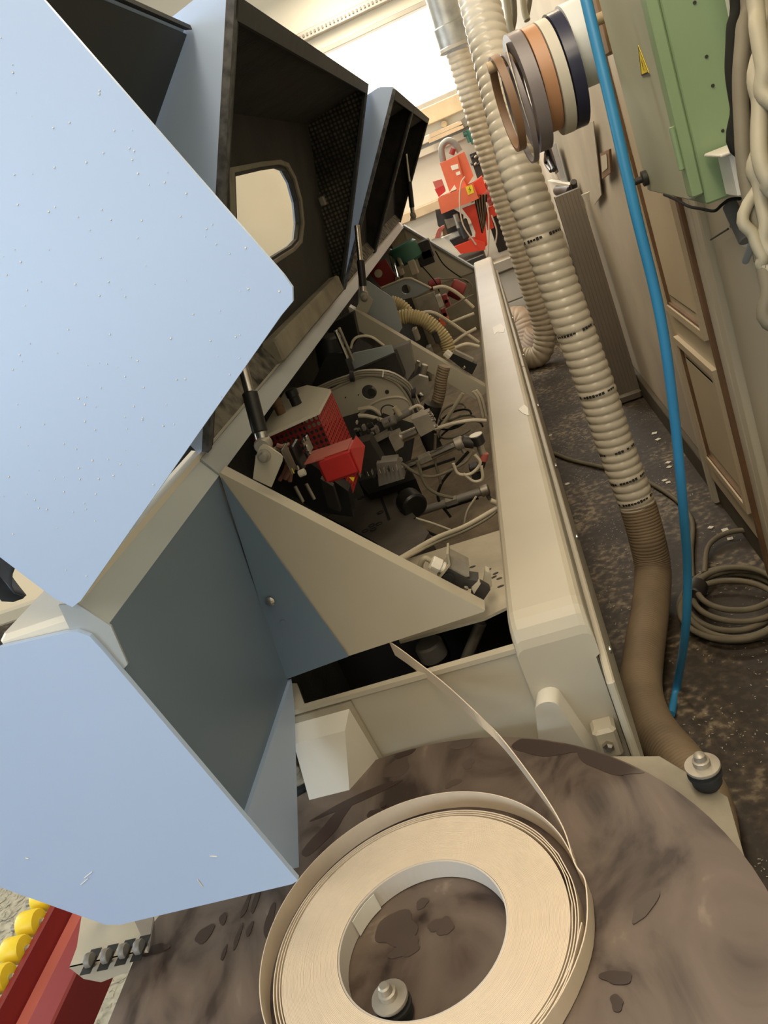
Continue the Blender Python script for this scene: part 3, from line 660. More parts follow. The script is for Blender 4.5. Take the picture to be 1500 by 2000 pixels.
# milky air tubes arching to the rear rail
for y, r_, mm, pp in ((3.6, .0075, 'tube', ((846, 563), (866, 560), (892, 572), (925, 601))), (3.4, .0075, 'tube', ((812, 614), (843, 610), (878, 629), (935, 669))),
                      (3.5, .006, 'tube', ((876, 632), (900, 622), (926, 612))), (3.2, .006, 'tube', ((886, 669), (905, 655), (930, 641))),
                      (3.0, .0065, 'tube', ((889, 679), (912, 672), (936, 677))), (2.5, .0065, 'tube', ((849, 838), (886, 827), (924, 821), (950, 822))),
                      (2.6, .0065, 'cablel', ((904, 768), (884, 800), (862, 834))), (2.75, .0055, 'tube', ((924, 764), (935, 781), (944, 815))),
                      (2.76, .0055, 'tube', ((930, 762), (942, 781), (950, 812))), (2.3, .004, 'tube', ((700, 812), (735, 784), (775, 775), (798, 784), (803, 803))),
                      (2.2, .006, 'tube', ((700, 812), (720, 813), (750, 822), (762, 830))), (2.25, .0065, 'tube', ((700, 800), (725, 797), (745, 810))),
                      (3.8, .003, 'cable', ((855, 545), (905, 545), (922, 560), (915, 575))), (4.2, .003, 'cabled', ((850, 490), (870, 520), (915, 552))),
                      (3.3, .003, 'cable', ((870, 605), (905, 585), (925, 575))), (4.5, .003, 'cabled', ((820, 515), (850, 550), (858, 570))),
                      (1.75, .0065, 'tubepink', ((556, 935), (566, 915), (568, 895), (560, 878), (540, 870))), (1.76, .0055, 'tubepink', ((566, 940), (568, 920), (566, 900), (570, 885))),
                      (1.78, .005, 'tubepink', ((546, 938), (556, 920), (560, 900), (548, 880))),
                      (2.0, .005, 'cable', ((815, 900), (830, 945), (855, 965), (885, 972))), (2.0, .004, 'cable', ((785, 905), (815, 925), (850, 930), (905, 905), (925, 880))),
                      (2.1, .004, 'cable', ((850, 848), (850, 900), (862, 945))), (2.1, .004, 'cabled', ((915, 882), (885, 915), (862, 945), (856, 975), (880, 1010))),
                      (1.95, .004, 'tube', ((885, 905), (895, 925), (920, 925), (938, 905), (928, 888))), (1.95, .004, 'tube', ((905, 925), (925, 940), (942, 935), (940, 910))),
                      (1.9, .004, 'cabled', ((810, 1012), (830, 1035), (855, 1048))), (1.9, .003, 'tube', ((812, 1012), (845, 1022), (880, 1035))),
                      (1.95, .003, 'tube', ((905, 1040), (912, 1000), (930, 970))), (1.85, .008, 'tubepink', ((588, 980), (610, 958), (632, 935)))):
    mp('air_tube', MB().tube([ony(*p, y) for p in pp], r_, 8, step=6), mm, True)
for k in range(4):
    q = ony(878, 790, 2.9); mp('coiled_tube', MB().tube([q+Vector((math.cos(a)*(.05+.012*k), math.sin(a)*(.09+.012*k), -.03*k-.03)) for a in [2*PI*i/14 for i in range(13)]], .004, 6), 'cabled' if k % 2 else 'cable', True)
# long pale tubes over the near shelf, ending in a loop at the rear wall
for d in (0, 6):
    mp('air_tube', MB().tube([onz(780, 1092+d*.2, .90), ony(850, 1052+d, 1.72), ony(905, 1030+d, 1.8), ony(955, 1002+d, 1.85), ony(972, 990, 1.86), ony(968, 982, 1.86), ony(958, 978, 1.86)], .0065, 10, step=6), 'tube', True)
# valve and cylinder group
mp('valve_body', MB().add(*(lambda p: (p+[q+YV*.05 for q in p], [(0,1,2,3), (7,6,5,4)]+[(i, (i+1) % 4, (i+1) % 4+4, i+4) for i in range(4)]))(poly([(803, 820), (837, 808), (850, 838), (822, 853)], 2.05))), 'alu')
for px, py in ((842, 812), (846, 820), (850, 833), (839, 808)): mp('push_fitting', MB().rod(ony(px-3, py+1, 2.06), ony(px+4, py-2, 2.06), .005, 10), 'chrome', True)
mp('cylinder_barrel', MB().rod(ony(780, 856, 2.08), ony(816, 841, 2.08), .014, 20), 'chrome', True)
mp('cylinder_head', MB().add(*(lambda p: (p+[q+YV*.05 for q in p], [(0,1,2,3), (7,6,5,4)]+[(i, (i+1) % 4, (i+1) % 4+4, i+4) for i in range(4)]))(poly([(759, 855), (778, 847), (788, 872), (772, 882)], 2.05))), 'alu')
mp('mounting_bar', MB().plate(poly([(700, 872), (760, 842), (764, 850), (705, 880)], 2.1), .03, d=YV), 'alu')
mp('mounting_block', MB().plate(poly([(722, 868), (760, 850), (775, 890), (735, 905)], 2.12), .06, d=YV), 'dgrey')
mp('mounting_block', MB().plate(poly([(690, 870), (722, 860), (748, 905), (730, 935), (700, 920)], 2.0), .06, d=YV), 'dgrey')
mp('solenoid', MB().rod(ony(748, 828, 2.12), ony(772, 818, 2.12), .014, 16), 'grey', True)
mp('solenoid', MB().rod(ony(772, 818, 2.14), ony(806, 800, 2.14), .011, 16), 'grey', True)
mp('solenoid_plug', MB().rod(ony(770, 795, 2.1), ony(782, 812, 2.1), .008, 12), 'cablel', True)
mp('fitting_loop', MB().tube([ony(*p, 2.12) for p in ((800, 800), (815, 792), (826, 798), (818, 808))], .004, 8), 'tube', True)
mp('solenoid_ring', MB().tube([ony(758+14*math.cos(a), 803+12*math.sin(a), 2.15) for a in [2*PI*i/10 for i in range(11)]], .0018, 6), 'dgrey', True)
for i in range(26):
    px = 690+random.random()*70; py = 815+random.random()*35+(760-px)*.15; s_ = 3+random.random()*6
    mp('machine_fitting', pbox(px, py, px+s_*1.3, py+s_, 2.06+random.random()*.1, .02, .001) if i % 3 else MB().rod(ony(px, py, 2.08), ony(px+s_*1.5, py-s_*.8, 2.08), .004+.004*random.random(), 10), random.choice(['dgrey', 'dgrey', 'alu', 'grey', 'black']), i % 3 == 0)
def cyl(y, a, b2, r_, m1, m2):
    a, b2 = ony(*a, y), ony(*b2, y); d = b2-a
    t = mp('air_cylinder', MB().rod(a+d*.10, b2-d*.08, r_, 18), m1, True)
    mp('cylinder_end', MB().rod(a+d*.02, a+d*.12, r_*1.35, 18), m2, True, parent=t)
    mp('cylinder_end', MB().rod(b2-d*.10, b2, r_*1.4, 18), m2, True, parent=t)
    mp('cylinder_band', MB().rod(a+d*.47, a+d*.62, r_*1.2, 6), m2, parent=t)
    mp('cylinder_slot', MB().box(a.x+d.x*.45, b2.x-d.x*.15, y-.003, y+.003, a.z-r_*1.5, a.z-r_*.9), 'black', parent=t)
    mp('speed_fitting', MB().rod(b2-d*.05, b2-d*.05+Vector((.005, 0, -.03)), r_*.5, 10), m2, True, parent=t)
cyl(2.1, (745, 933), (905, 862), .0125, 'chrome', 'alu')
cyl(2.1, (797, 1007), (955, 955), .0115, 'grey', 'alu')
mp('cylinder_hose_end', MB().rod(ony(902, 862, 2.1), ony(926, 865, 2.1), .016, 14), 'dgrey', True)
mp('dark_collar', MB().rod(ony(741, 934, 2.1), ony(750, 930, 2.1), .026, 18), 'black', True)
gq = ony(936, 868, 2.1); gg = mp('pressure_gauge', MB().lathe(gq, ZV, [(.015, 0), (.019, .004), (.019, .026), (.017, .028)], 20), 'black', True)
mp('gauge_face', MB().lathe(gq+ZV*.028, ZV, [(.018, 0), (.018, .002), (.0001, .002)], 20), 'white', True, parent=gg)
mp('gauge_stem', MB().rod(gq-ZV*.03, gq, .01, 10), 'alu', True, parent=gg)
mp('red_fitting', MB().rod(ony(944, 900, 2.1), ony(947, 884, 2.1), .011, 12), 'redl', True)
mp('elbow_fitting', MB().tube([ony(*p, 2.1) for p in ((930, 918), (942, 912), (945, 900))], .006, 10), 'chrome', True)
mp('push_button', MB().lathe(ony(780, 902, 2.05), ZV, [(.005, -.02), (.005, 0), (.011, .001), (.011, .008), (.008, .01)], 14), 'alu', True)
mp('sensor_block', pbox(915, 915, 942, 935, 2.12, .04), 'dgrey')
# black machined block with bolt holes
bz = .88
bp = [onz(*p, bz) for p in ((700, 972), (764, 946), (795, 989), (838, 1040), (822, 1066), (770, 1095), (735, 1060), (640, 1010))]
o = mp('machined_block', MB().plate(bp, .08, d=(0,0,-1)), 'block')
for px, py in ((726, 1026), (740, 1023), (713, 1037), (729, 1034), (743, 1001), (704, 973)):
    mp('bolt_hole', MB().lathe(onz(px, py, bz+.0005), ZV, [(.010, -.004), (.010, .001), (.0065, .001), (.0065, -.003)], 14), 'black', True, parent=o)
mp('block_slot', MB().plate([onz(*p, bz+.0006) for p in ((741, 970), (746, 969), (763, 1014), (758, 1017))], .001, d=ZV), 'black', parent=o)
mp('chain_block', MB().plate([onz(*p, .90) for p in ((700, 940), (800, 915), (812, 935), (720, 965))], .05, d=(0,0,-1)), 'black')
mp('sprocket', MB().rod(ony(795, 975, 2.0), ony(812, 990, 1.95), .035, 18), 'black', True)
mp('support_block', MB().plate(poly([(735, 905), (775, 900), (790, 935), (740, 950)], 1.98), .05, d=YV), 'grey')
for i in range(10):
    px = 700+i*8; mp('machine_fitting', pbox(px, 925-i*1.5, px+5, 933-i*1.5, 1.95, .02, .001), ('alu', 'black', 'chrome')[i % 3])
# near control block left of the red cover
mp('control_box', pbox(547, 880, 572, 928, 1.66, .05), 'alu')
mp('control_box', pbox(571, 872, 585, 925, 1.645, .06), 'black')
mp('control_box', pbox(587, 862, 606, 890, 1.68, .05), 'alu')
mp('control_base', MB().plate(poly([(520, 905), (600, 900), (680, 960), (690, 1010), (620, 1000), (560, 960)], 1.80), .05, d=YV), 'black')
mp('control_plate', MB().plate(poly([(626, 935), (650, 950), (665, 1000), (640, 990)], 1.75), .02, d=YV), 'dgrey')
for px, py, r_ in ((592, 861, .005), (597, 858, .005), (600, 877, .009), (603, 884, .007), (580, 915, .005)):
    mp('box_screw', MB().rod(ony(px-2, py, 1.62), ony(px+3, py-2, 1.62), r_, 12), 'chrome', True)
mp('white_connector', MB().rod(ony(584, 926, 1.62), ony(596, 921, 1.62), .008, 14), 'white', True)
mp('cable_tag', pbox(569, 916, 575, 925, 1.6, .003, .0005), 'yellow')
mp('linkage_bar', MB().rod(ony(576, 950, 1.65), ony(592, 980, 1.65), .004), 'alu', True)
mp('linkage_bar', MB().rod(ony(598, 945, 1.66), ony(614, 975, 1.66), .004), 'alu', True)
for i in range(8):
    px = 500+i*6; mp('machine_fitting', MB().rod(ony(px, 892-i*1.5, 1.75), ony(px+22, 880-i*2, 1.78), .004, 8), 'alu' if i % 2 else 'tube', True)
# dark machine innards seen through the slot
mp('slot_machinery', pbox(820, 1245, 880, 1300, 1.50, .05), 'dgrey')
mp('slot_wheel', MB().rod(ony(835, 1255, 1.44), ony(850, 1285, 1.44), .03, 20), 'grey', True)
mp('slot_bar', MB().rod(ony(905, 1300, 1.45), ony(940, 1215, 1.45), .012, 12), 'alu', True)
mp('slot_liner', MB().box(-.64, -.19, 1.60, 1.62, .45, .80), 'black')
# limit switches
def limit_switch(y, f, flip=False):
    t = mp('limit_switch', MB().plate(poly([(855+f[0], 1130+f[1]), (872+f[0], 1105+f[1]), (934+f[0], 1133+f[1]), (918+f[0], 1158+f[1])] if not flip else flip, y), .035, d=YV), 'dgrey')
    return t
sb = [(856, 1130), (872, 1110), (902, 1126), (918, 1133), (935, 1135), (925, 1150), (900, 1150), (893, 1153)]
sw = mp('limit_switch', MB().plate(poly(sb, 1.34), .035, d=YV), 'dgrey', label='near limit switch with pale cable gland')
mp('switch_body', MB().plate(poly([(872, 1082), (915, 1104), (917, 1126), (905, 1128), (872, 1111)], 1.345), .03, d=YV), 'alu', parent=sw)
mp('switch_base', MB().plate(poly([(853, 1132), (876, 1104), (872, 1082), (876, 1081), (880, 1104), (858, 1133)], 1.335), .045, d=YV), 'cablel', parent=sw)
mp('cable_gland', MB().rod(ony(842, 1098, 1.35), ony(861, 1107, 1.35), .0145, 8), 'white', parent=sw)
mp('gland_ring', MB().rod(ony(860, 1106, 1.35), ony(868, 1110, 1.35), .011, 14), 'white', True, parent=sw)
mp('switch_cable', MB().tube([ony(*p, 1.36) for p in ((843, 1096), (830, 1090), (822, 1100), (822, 1112), (832, 1128))], .0055, 10), 'cablel', True, parent=sw)
mp('round_port', MB().lathe(ony(876, 1129, 1.338), (0,-1,0), [(.0105, 0), (.0105, .0025), (.008, .0025), (.008, .0008), (.0001, .0008)], 20), 'rubber', True, parent=sw)
mp('switch_screw', MB().lathe(ony(910, 1147, 1.335), (0,-1,0), [(.005, 0), (.005, .004), (.002, .005)], 12), 'chrome', True, parent=sw)
mp('switch_key', MB().plate(poly([(920, 1158), (938, 1137), (955, 1147), (958, 1152), (941, 1177)], 1.335), .012, d=YV), 'dgrey', parent=sw)
mp('actuator_plate', MB().plate(poly([(921, 1150), (936, 1136), (939, 1140), (926, 1160)], 1.333), .012, d=YV), 'beige', parent=sw)
mp('actuator_bracket', MB().plate(poly([(948, 1115), (956, 1118), (961, 1145), (955, 1150), (943, 1145)], 1.37), .02, d=YV), 'beige', parent=sw)
s2 = mp('limit_switch', MB().plate(poly([(877, 700), (884, 690), (932, 712), (922, 732), (905, 722)], 3.0), .03, d=YV), 'black', label='far limit switch beside the brace beam')
mp('cable_gland', MB().rod(ony(870, 688, 3.0), ony(880, 696, 3.0), .015, 8), 'white', parent=s2)
mp('switch_screw', MB().rod(ony(905, 716, 2.98), ony(908, 719, 2.98), .006, 10), 'chrome', True, parent=s2)
mp('switch_body', MB().plate(poly([(884, 690), (889, 685), (925, 702), (922, 708)], 3.0), .03, d=YV), 'alu', parent=s2)
# black rubber flap standing between hood 1 and hood 2
# ================================================================== TURNTABLE
TZ = .70
tc0 = onz(770, 1962, TZ); tc0.x -= .006
TT = thing('tape_turntable', (tc0.x, tc0.y, 0), 'round brown turntable board on a dusty stand holding the tape roll', 'turntable')
RD = .512
arc = []
for k in range(97):
    a = -PI*.5 + 2*PI*k/96; x, y = tc0.x+RD*math.cos(a), tc0.y+RD*math.sin(a); arc.append((max(x, -.905), y, TZ))
arc = arc[:-1]
build('turntable_board', MB().plate(arc, .018, d=(0,0,-1)), 'table', TT)
st = MB()
sq = []
for k in range(4):
    a = math.radians(33+90*k)
    for d_a, rr_ in ((-24, .50), (-7, .565), (7, .565), (24, .50)):
        sq.append((tc0.x+rr_*math.cos(a+math.radians(d_a)), tc0.y+rr_*math.sin(a+math.radians(d_a)), TZ-.022))
build('stand_plate', MB().plate(sq, .02, d=(0,0,-1)), 'stand', TT)
build('pedestal', MB().lathe((tc0.x, tc0.y, 0), ZV, [(.25, 0), (.25, .02), (.06, .04), (.05, .62), (.12, .655)], 28), 'stand', TT, True)
def bobbin(p, s=1.0):
    b1 = build('guide_roller', MB().lathe(p, ZV, [(.022*s, 0), (.026*s, .006), (.026*s, .020), (.030*s, .021), (.030*s, .026), (.026*s, .027), (.026*s, .034), (.022*s, .035)], 24), 'rubber', TT, True)
    build('washer', MB().lathe(p+ZV*.035, ZV, [(.030*s, 0), (.031*s, .002), (.030*s, .005), (.018*s, .006)], 24), 'alu', b1, True)
    build('nut', MB().lathe(p+ZV*.041, ZV, [(.015*s, 0), (.015*s, .008), (.011*s, .009), (.010*s, .018), (.007*s, .020)], 12), 'alu', b1, True)
for q in (onz(1383, 1532, TZ-.02), onz(597, 1545, TZ-.02)): bobbin(q, .86)
bobbin(Vector((tc0.x*2-.05, tc0.y-.42, TZ-.02)))
bobbin(onz(782, 1985, TZ), .82)
# streak smear bands on the board (dried glue)
def blob(cx_, cy_, rx, ry, ang, seed=0):
    rnd = random.Random(seed); pts = []; q = onz(cx_, cy_, TZ)
    ph = [rnd.random()*6 for _ in range(3)]
    for k in range(28):
        a = 2*PI*k/28; rr_ = 1+.14*math.sin(2*a+ph[0])+.10*math.sin(3*a+ph[1])+.06*math.sin(5*a+ph[2]); u, v = rx*rr_*math.cos(a), ry*rr_*math.sin(a)
        pt_ = q+Vector((u*math.cos(ang)-v*math.sin(ang), u*math.sin(ang)+v*math.cos(ang), 0)); dr_ = Vector((pt_.x-tc0.x, pt_.y-tc0.y, 0))
        if dr_.length > RD-.003: dr_ *= (RD-.003)/dr_.length
        pts.append(Vector((tc0.x+dr_.x, tc0.y+dr_.y, TZ)))
    return MB().plate(pts, .0003+.00006*seed, d=ZV)
M['stain'] = mat('dark_glue_stain', (.040, .024, .019), .3); M['stain2'] = mat('faint_glue_stain', (.078, .056, .045), .35)
BL = [(775,1500,.03,.022,.2,2),(900,1455,.022,.012,-.2,2),(915,1492,.012,.012,0,2),(885,1530,.014,.009,.3,2),(640,1620,.060,.018,.95,1),(700,1560,.09,.010,.30,1),(650,1690,.010,.03,.1,1),
      (1085,1455,.075,.028,-.3,1),(1190,1490,.055,.022,-.7,1),(790,1472,.02,.01,.3,1),(480,1770,.005,.022,-.15,1),(500,1758,.005,.028,-.1,1),(465,1830,.004,.025,-.1,1),(488,1815,.004,.016,-.1,1),(527,1800,.007,.036,.1,1),
      (400,1825,.018,.014,.4,1),(305,1855,.022,.011,.1,1),(436,1795,.007,.012,0,1),(438,1862,.003,.015,0,1),(775,1815,.035,.028,.2,2),(800,1850,.018,.014,.2,2),(870,1810,.012,.016,.4,2),(825,1765,.010,.009,0,2),
      (850,1808,.012,.009,0,2),(780,1860,.018,.008,.4,2),(1205,1910,.018,.010,-.2,1),(1205,1960,.008,.010,0,1),(1260,1770,.03,.010,.9,2),(730,1590,.012,.01,0,1),(748,1573,.006,.007,0,1),(585,1722,.007,.006,0,1)]
for i, (a, b2, rx, ry, an, kk) in enumerate(BL):
    build('glue_stain', blob(a, b2, rx, ry, an, i), 'stain' if kk == 1 else 'stain2', TT)

# ================================================================== TAPE ROLL
def circ3(p1, p2, p3):
    ax, ay, bx, by, cx_, cy_ = p1.x, p1.y, p2.x, p2.y, p3.x, p3.y
    d = 2*(ax*(by-cy_)+bx*(cy_-ay)+cx_*(ay-by))
    ux = ((ax*ax+ay*ay)*(by-cy_)+(bx*bx+by*by)*(cy_-ay)+(cx_*cx_+cy_*cy_)*(ay-by))/d
    uy = ((ax*ax+ay*ay)*(cx_-bx)+(bx*bx+by*by)*(ax-cx_)+(cx_*cx_+cy_*cy_)*(bx-ax))/d
    return ux, uy, math.hypot(ax-ux, ay-uy)
TH = .034; ZT = TZ+.002+TH
oc = circ3(onz(560, 1850, ZT), onz(860, 1590, ZT), onz(1110, 1790, ZT)); ic = circ3(onz(660, 1900, ZT), onz(830, 1690, ZT), onz(990, 1850, ZT))
lc = circ3(onz(508, 1950, ZT), onz(800, 1563, ZT), onz(1138, 1760, ZT))
print('coil', oc, ic, lc)
ccx, ccy = (oc[0]+ic[0])/2, (oc[1]+ic[1])/2
TR = thing('tape_roll', (ccx, ccy, TZ), 'large cream roll of edge banding tape lying on the turntable', 'tape')
ro, ri = oc[2], ic[2]; zb_ = TZ+.002
prof = [(ri, 0)]
NR = 46
for k in range(NR):
    r0 = ri+(ro-ri)*k/NR; r1 = ri+(ro-ri)*(k+1)/NR; hh_ = TH+.0003*random.random(); prof += [(r0+.0002, hh_), (r1-.0003, hh_), (r1-.0001, TH-.0005)]
prof += [(ro, 0)]
build('wound_tape', MB().lathe((ccx, ccy, zb_), ZV, prof, 96, close=True), 'tape', TR, kind='stuff')
build('inner_band', MB().lathe((ccx, ccy, zb_), ZV, [(ri-.003, 0), (ri-.003, TH-.001), (ri-.0003, TH-.001), (ri-.0003, 0)], 72, close=True), 'tapel', TR)
q = onz(705, 1800, ZT); build('tape_end', MB().ribbon([Vector((ccx+(ri-.006)*math.cos(a), ccy+(ri-.006)*math.sin(a), zb_+TH/2-.001)) for a in (2.75, 2.6, 2.45, 2.32)], (0,0,TH*.9), .001), 'paper', TR)
for k, (dr, dz) in enumerate(((.0035, -.001), (.0075, -.002), (.0115, -.001))):
    a0 = .2*k; build('outer_turn', MB().ribbon([Vector((ccx+(ro+dr)*math.cos(a0+a)+.0015*math.sin(a*2), ccy+(ro+dr)*math.sin(a0+a), zb_+TH/2+dz*.3)) for a in [2*PI*i/24 for i in range(25)]], (0,0,TH), .0014), 'tape', TR)
# loose outermost turn and the strand that feeds into the slot
lt = [Vector((lc[0]+lc[2]*math.cos(a), lc[1]+lc[2]*math.sin(a), zb_+TH/2)) for a in [math.radians(10+14*i) for i in range(25)]]
build('loose_turn', MB().ribbon(lt, (0,0,TH), .0014), 'tape', TR)
a0 = math.radians(-40)
strand = [Vector((lc[0]+(lc[2]+.006)*math.cos(math.radians(t)), lc[1]+(lc[2]+.006)*math.sin(math.radians(t)), zb_+TH/2)) for t in (-70, -45, -20, 0)]
strand += [onz(1128, 1700, zb_+.02), onz(1105, 1630, zb_+.025), onz(1060, 1555, zb_+.035), onz(985, 1455, .76), ony(930, 1400, 1.13), ony(870, 1345, 1.21), ony(800, 1290, 1.27), ony(766, 1266, 1.30)]
build('feed_strand', MB().ribbon(strand, (0,0,.032), .0016), 'tape', TR)

# ================================================================== HOSES
DB = .0625
def markings(path, ts, R_, parent):
    p = cr(path, 20)
    for t in ts:
        i = int(t*(len(p)-2)); q = p[i]; T = (p[i+1]-p[i]).normalized(); V = (Vector((0,0,H))-q); V = (V-T*V.dot(T)).normalized(); W = T.cross(V)
        m = MB()
        for k in range(14):
            a = -1.1+k*.17
            if random.random() < .25: continue
            c = q+(V*math.cos(a)+W*math.sin(a))*R_; u = (-V*math.sin(a)+W*math.cos(a))*.0045; hh = T*(.003+.002*random.random())
            m.add([c-u-hh, c+u-hh, c+u+hh, c-u+hh, c-u-hh+V*.001, c+u-hh+V*.001, c+u+hh+V*.001, c-u+hh+V*.001], [(0,1,2,3), (7,6,5,4), (0,1,5,4), (1,2,6,5), (2,3,7,6), (3,0,4,7)])
        build('printed_marking', m, 'dgrey', parent)
_t = dep(910, -120, 2.52); bh = [Vector((_t.x-.02, _t.y+.05, 3.78)), Vector((_t.x-.01, _t.y+.02, _t.z+.5)), _t, dep(936, 0, 2.52), dep(972, 150, 2.52), dep(1012, 320, 2.52), dep(1052, 440, 2.55), dep(1103, 590, 2.62), dep(1158, 740, 2.70), dep(1205, 880, 2.78), dep(1245, 985, 2.84)]
BH = thing('large_extraction_hose', tuple(onz(1262, 1250, 0)), 'thick ribbed pale extraction hose hanging down to the floor', 'hose')
build('clear_section', ribbed(bh, DB, .029, .075, 36, 8), 'hose', BH, True)
bt_ = [dep(1245, 985, 2.84), dep(1263, 1050, 2.86), dep(1275, 1115, 2.88), onz(1270, 1190, .068), onz(1258, 1270, .066), onz(1252, 1350, .066), onz(1275, 1420, .066), onz(1330, 1490, .066), Vector((.062, 1.60, .066)), Vector((.03, 1.42, .066)), Vector((-.06, 1.20, .066)), Vector((-.16, 1.05, .066))]
build('dusty_section', ribbed(bt_, DB, .011, .035, 36, 6), 'hosed', BH, True, label='brown dusty lower section lying on the floor')
markings(bh, (.62, .74, .82, .90, .95, .992), DB+.0008, BH)
sh = [ony(858, -40, 6.2), ony(893, 100, 6.2), ony(925, 200, 6.2), ony(965, 330, 6.2), ony(1000, 440, 6.2), ony(1038, 560, 6.2), ony(1062, 640, 6.2), ony(1058, 688, 6.2), ony(1030, 700, 6.25), ony(985, 688, 6.3)]
SH = thing('thin_extraction_hose', tuple(onz(1062, 690, 0)), 'thinner ribbed hose hanging from the grey duct behind the thick hose', 'hose')
build('ribbed_tube', ribbed(sh[1:], .082, .040, .10, 28, 6), 'hoses', SH, True)
DU = thing('ventilation_duct', tuple(ony(880, 60, 6.2)), 'grey galvanised round duct coming down in front of the far window', 'duct')
build('duct_tube', MB().rod(ony(842, -70, 6.2)*2-ony(888, 88, 6.2), ony(888, 88, 6.2), .098, 28, .02), 'galv', DU, True)
build('duct_collar', MB().rod(ony(876, 48, 6.2), ony(890, 92, 6.2), .108, 28, .05), 'galv', DU, True)
build('clamp_band', MB().rod(ony(888, 87, 6.2), ony(891, 97, 6.2), .112, 28), 'steel', DU, True)
PK = tag(build('pink_hose', ribbed([Vector((-.55, 6.95, .25)), ony(1000, 625, 6.9), ony(1025, 640, 6.85), ony(1035, 680, 6.8), Vector((.12, 6.75, .15))], .11, .03, .05, 28, 6), 'pink', None, True), 'fat pale pink ribbed hose on the floor by the drawers', 'hose')
_t = dep(1118, -120, 1.62); bl = [Vector((_t.x+.02, _t.y+.03, 3.78)), Vector((_t.x+.01, _t.y+.01, 2.6)), _t, dep(1145, 0, 1.62), dep(1190, 190, 1.64), dep(1238, 400, 1.68), dep(1290, 620, 1.76), dep(1318, 820, 1.86), dep(1335, 1000, 1.98), dep(1343, 1120, 2.12), dep(1338, 1240, 2.24), onz(1322, 1340, .012), onz(1311, 1395, .012)]
tag(build('blue_air_hose', MB().tube(bl, .0115, 14, step=10), 'bluehose', None, True), 'bright blue air hose hanging down in front of the wall', 'hose')
# floor cable and cable coil
tag(build('floor_cable', MB().tube([onz(*p, .012) for p in ((1070, 880), (1115, 898), (1170, 911), (1240, 930), (1290, 955), (1330, 985), (1352, 1020), (1350, 1080), (1352, 1130))], .010, 10, step=8), 'cable', None, True), 'dusty brown cable crossing the floor under the thick hose', 'cable')
CC = thing('coiled_cable', tuple(onz(1420, 1170, 0)), 'coil of dusty cable lying on the floor by the wall', 'cable')
def eloop(cpx, cpy, rx, ry, z, n=22, a0=0, sp=2*PI): return [onz(cpx+rx*math.cos(a0+sp*i/n), cpy+ry*math.sin(a0+sp*i/n), z+.004*math.sin(i)) for i in range(n+1)]
for (cx_, cy_, rx, ry, z) in ((1430, 1170, 92, 62, .012), (1436, 1178, 98, 68, .030), (1432, 1186, 106, 66, .012), (1428, 1192, 100, 58, .046), (1445, 1164, 92, 50, .030), (1440, 1150, 78, 42, .05)):
    build('cable_loop', MB().tube(eloop(cx_, cy_, rx, ry, z, a0=random.random()), .010, 10, step=4), 'cablel' if False else 'cable', CC, True)
build('cable_loop', MB().tube([onz(*p, .02+.03*k/6) for k, p in enumerate(((1376, 1120), (1382, 1070), (1410, 1045), (1455, 1036), (1482, 1055), (1500, 1095), (1530, 1120)))], .010, 10), 'cable', CC, True)
build('cable_tie', MB().rod(onz(1352, 1165, .045), onz(1364, 1142, .045), .035, 12), 'dgrey', CC, True)

# ================================================================== RIGHT WALL THINGS
# ribbed grey panel leaning against the wall
RP = thing('ribbed_panel', tuple(onz(1215, 755, 0)), 'tall grey ribbed metal panel leaning on the wall behind the thick hose', 'panel')
pt, pb2 = Vector((.475, 4.95, 1.22)), Vector((.46, 4.78, .03))
bx = MB(); 
for k in range(7):
    x0 = .395+k*.0195; bx.add(*(lambda: ([Vector((x0, pb2.y, pb2.z)), Vector((x0+.0188, pb2.y, pb2.z)), Vector((x0+.0188, pt.y, pt.z)), Vector((x0, pt.y, pt.z)), Vector((x0, pb2.y+.05, pb2.z)), Vector((x0+.0175, pb2.y+.05, pb2.z)), Vector((x0+.0175, pt.y+.05, pt.z)), Vector((x0, pt.y+.05, pt.z))], [(0,1,2,3), (7,6,5,4), (0,1,5,4), (1,2,6,5), (2,3,7,6), (3,0,4,7)]))())
build('panel_ribs', bx, 'rad', RP)
build('panel_back', MB().plate([(.392, pb2.y+.052, .03), (.534, pb2.y+.052, .03), (.534, pt.y+.052, 1.22), (.392, pt.y+.052, 1.22)], .02, d=YV), 'rad', RP)
build('end_cap', MB().box(.390, .534, 4.762, 4.86, .0, .055, .012), 'rad', RP, True)
# pegs, tape rolls
PX = [.20, .245, .285, .325, .37, .415]
PG = tag(build('wall_peg', MB().rod((.12, 2.38, 1.80), (.56, 2.38, 1.80), .014, 16), 'ltan', None, True), 'light wooden peg in the wall carrying the tape rolls', 'peg')
CT, ST = math.cos(math.radians(-6)), math.sin(math.radians(-6))
def ringroll(x, wd, ro_, ri_, m, label, squash=1.12, dy=0):
    cz_ = 1.80+.014-ri_*squash+.0; prof = []
    t = thing('hanging_tape_roll', (x, 2.38+dy, cz_-ro_*squash), label, 'tape', 'edge tape rolls hanging on the wall peg')
    pts = []
    mb = MB(); n = 48; vs = []
    for k in range(n):
        a = 2*PI*k/n; cy_, sz = math.cos(a), math.sin(a)
        for rr_, xx in ((ri_, x-wd/2), (ro_, x-wd/2), (ro_, x+wd/2), (ri_, x+wd/2)): vs.append((x+(xx-x)*CT+cy_*rr_*ST, 2.38+dy+cy_*rr_*CT-(xx-x)*ST*-1, cz_+sz*rr_*squash))
    fs = [(k*4+j, k*4+(j+1) % 4, ((k+1) % n)*4+(j+1) % 4, ((k+1) % n)*4+j) for k in range(n) for j in range(4)]
    build('tape_ring', mb.add(vs, fs), m, t, True); return t, cz_
ringroll(.142, .020, .103, .095, 'tan', 'brown tape loop hanging nearest the free end of the peg', 1.15)
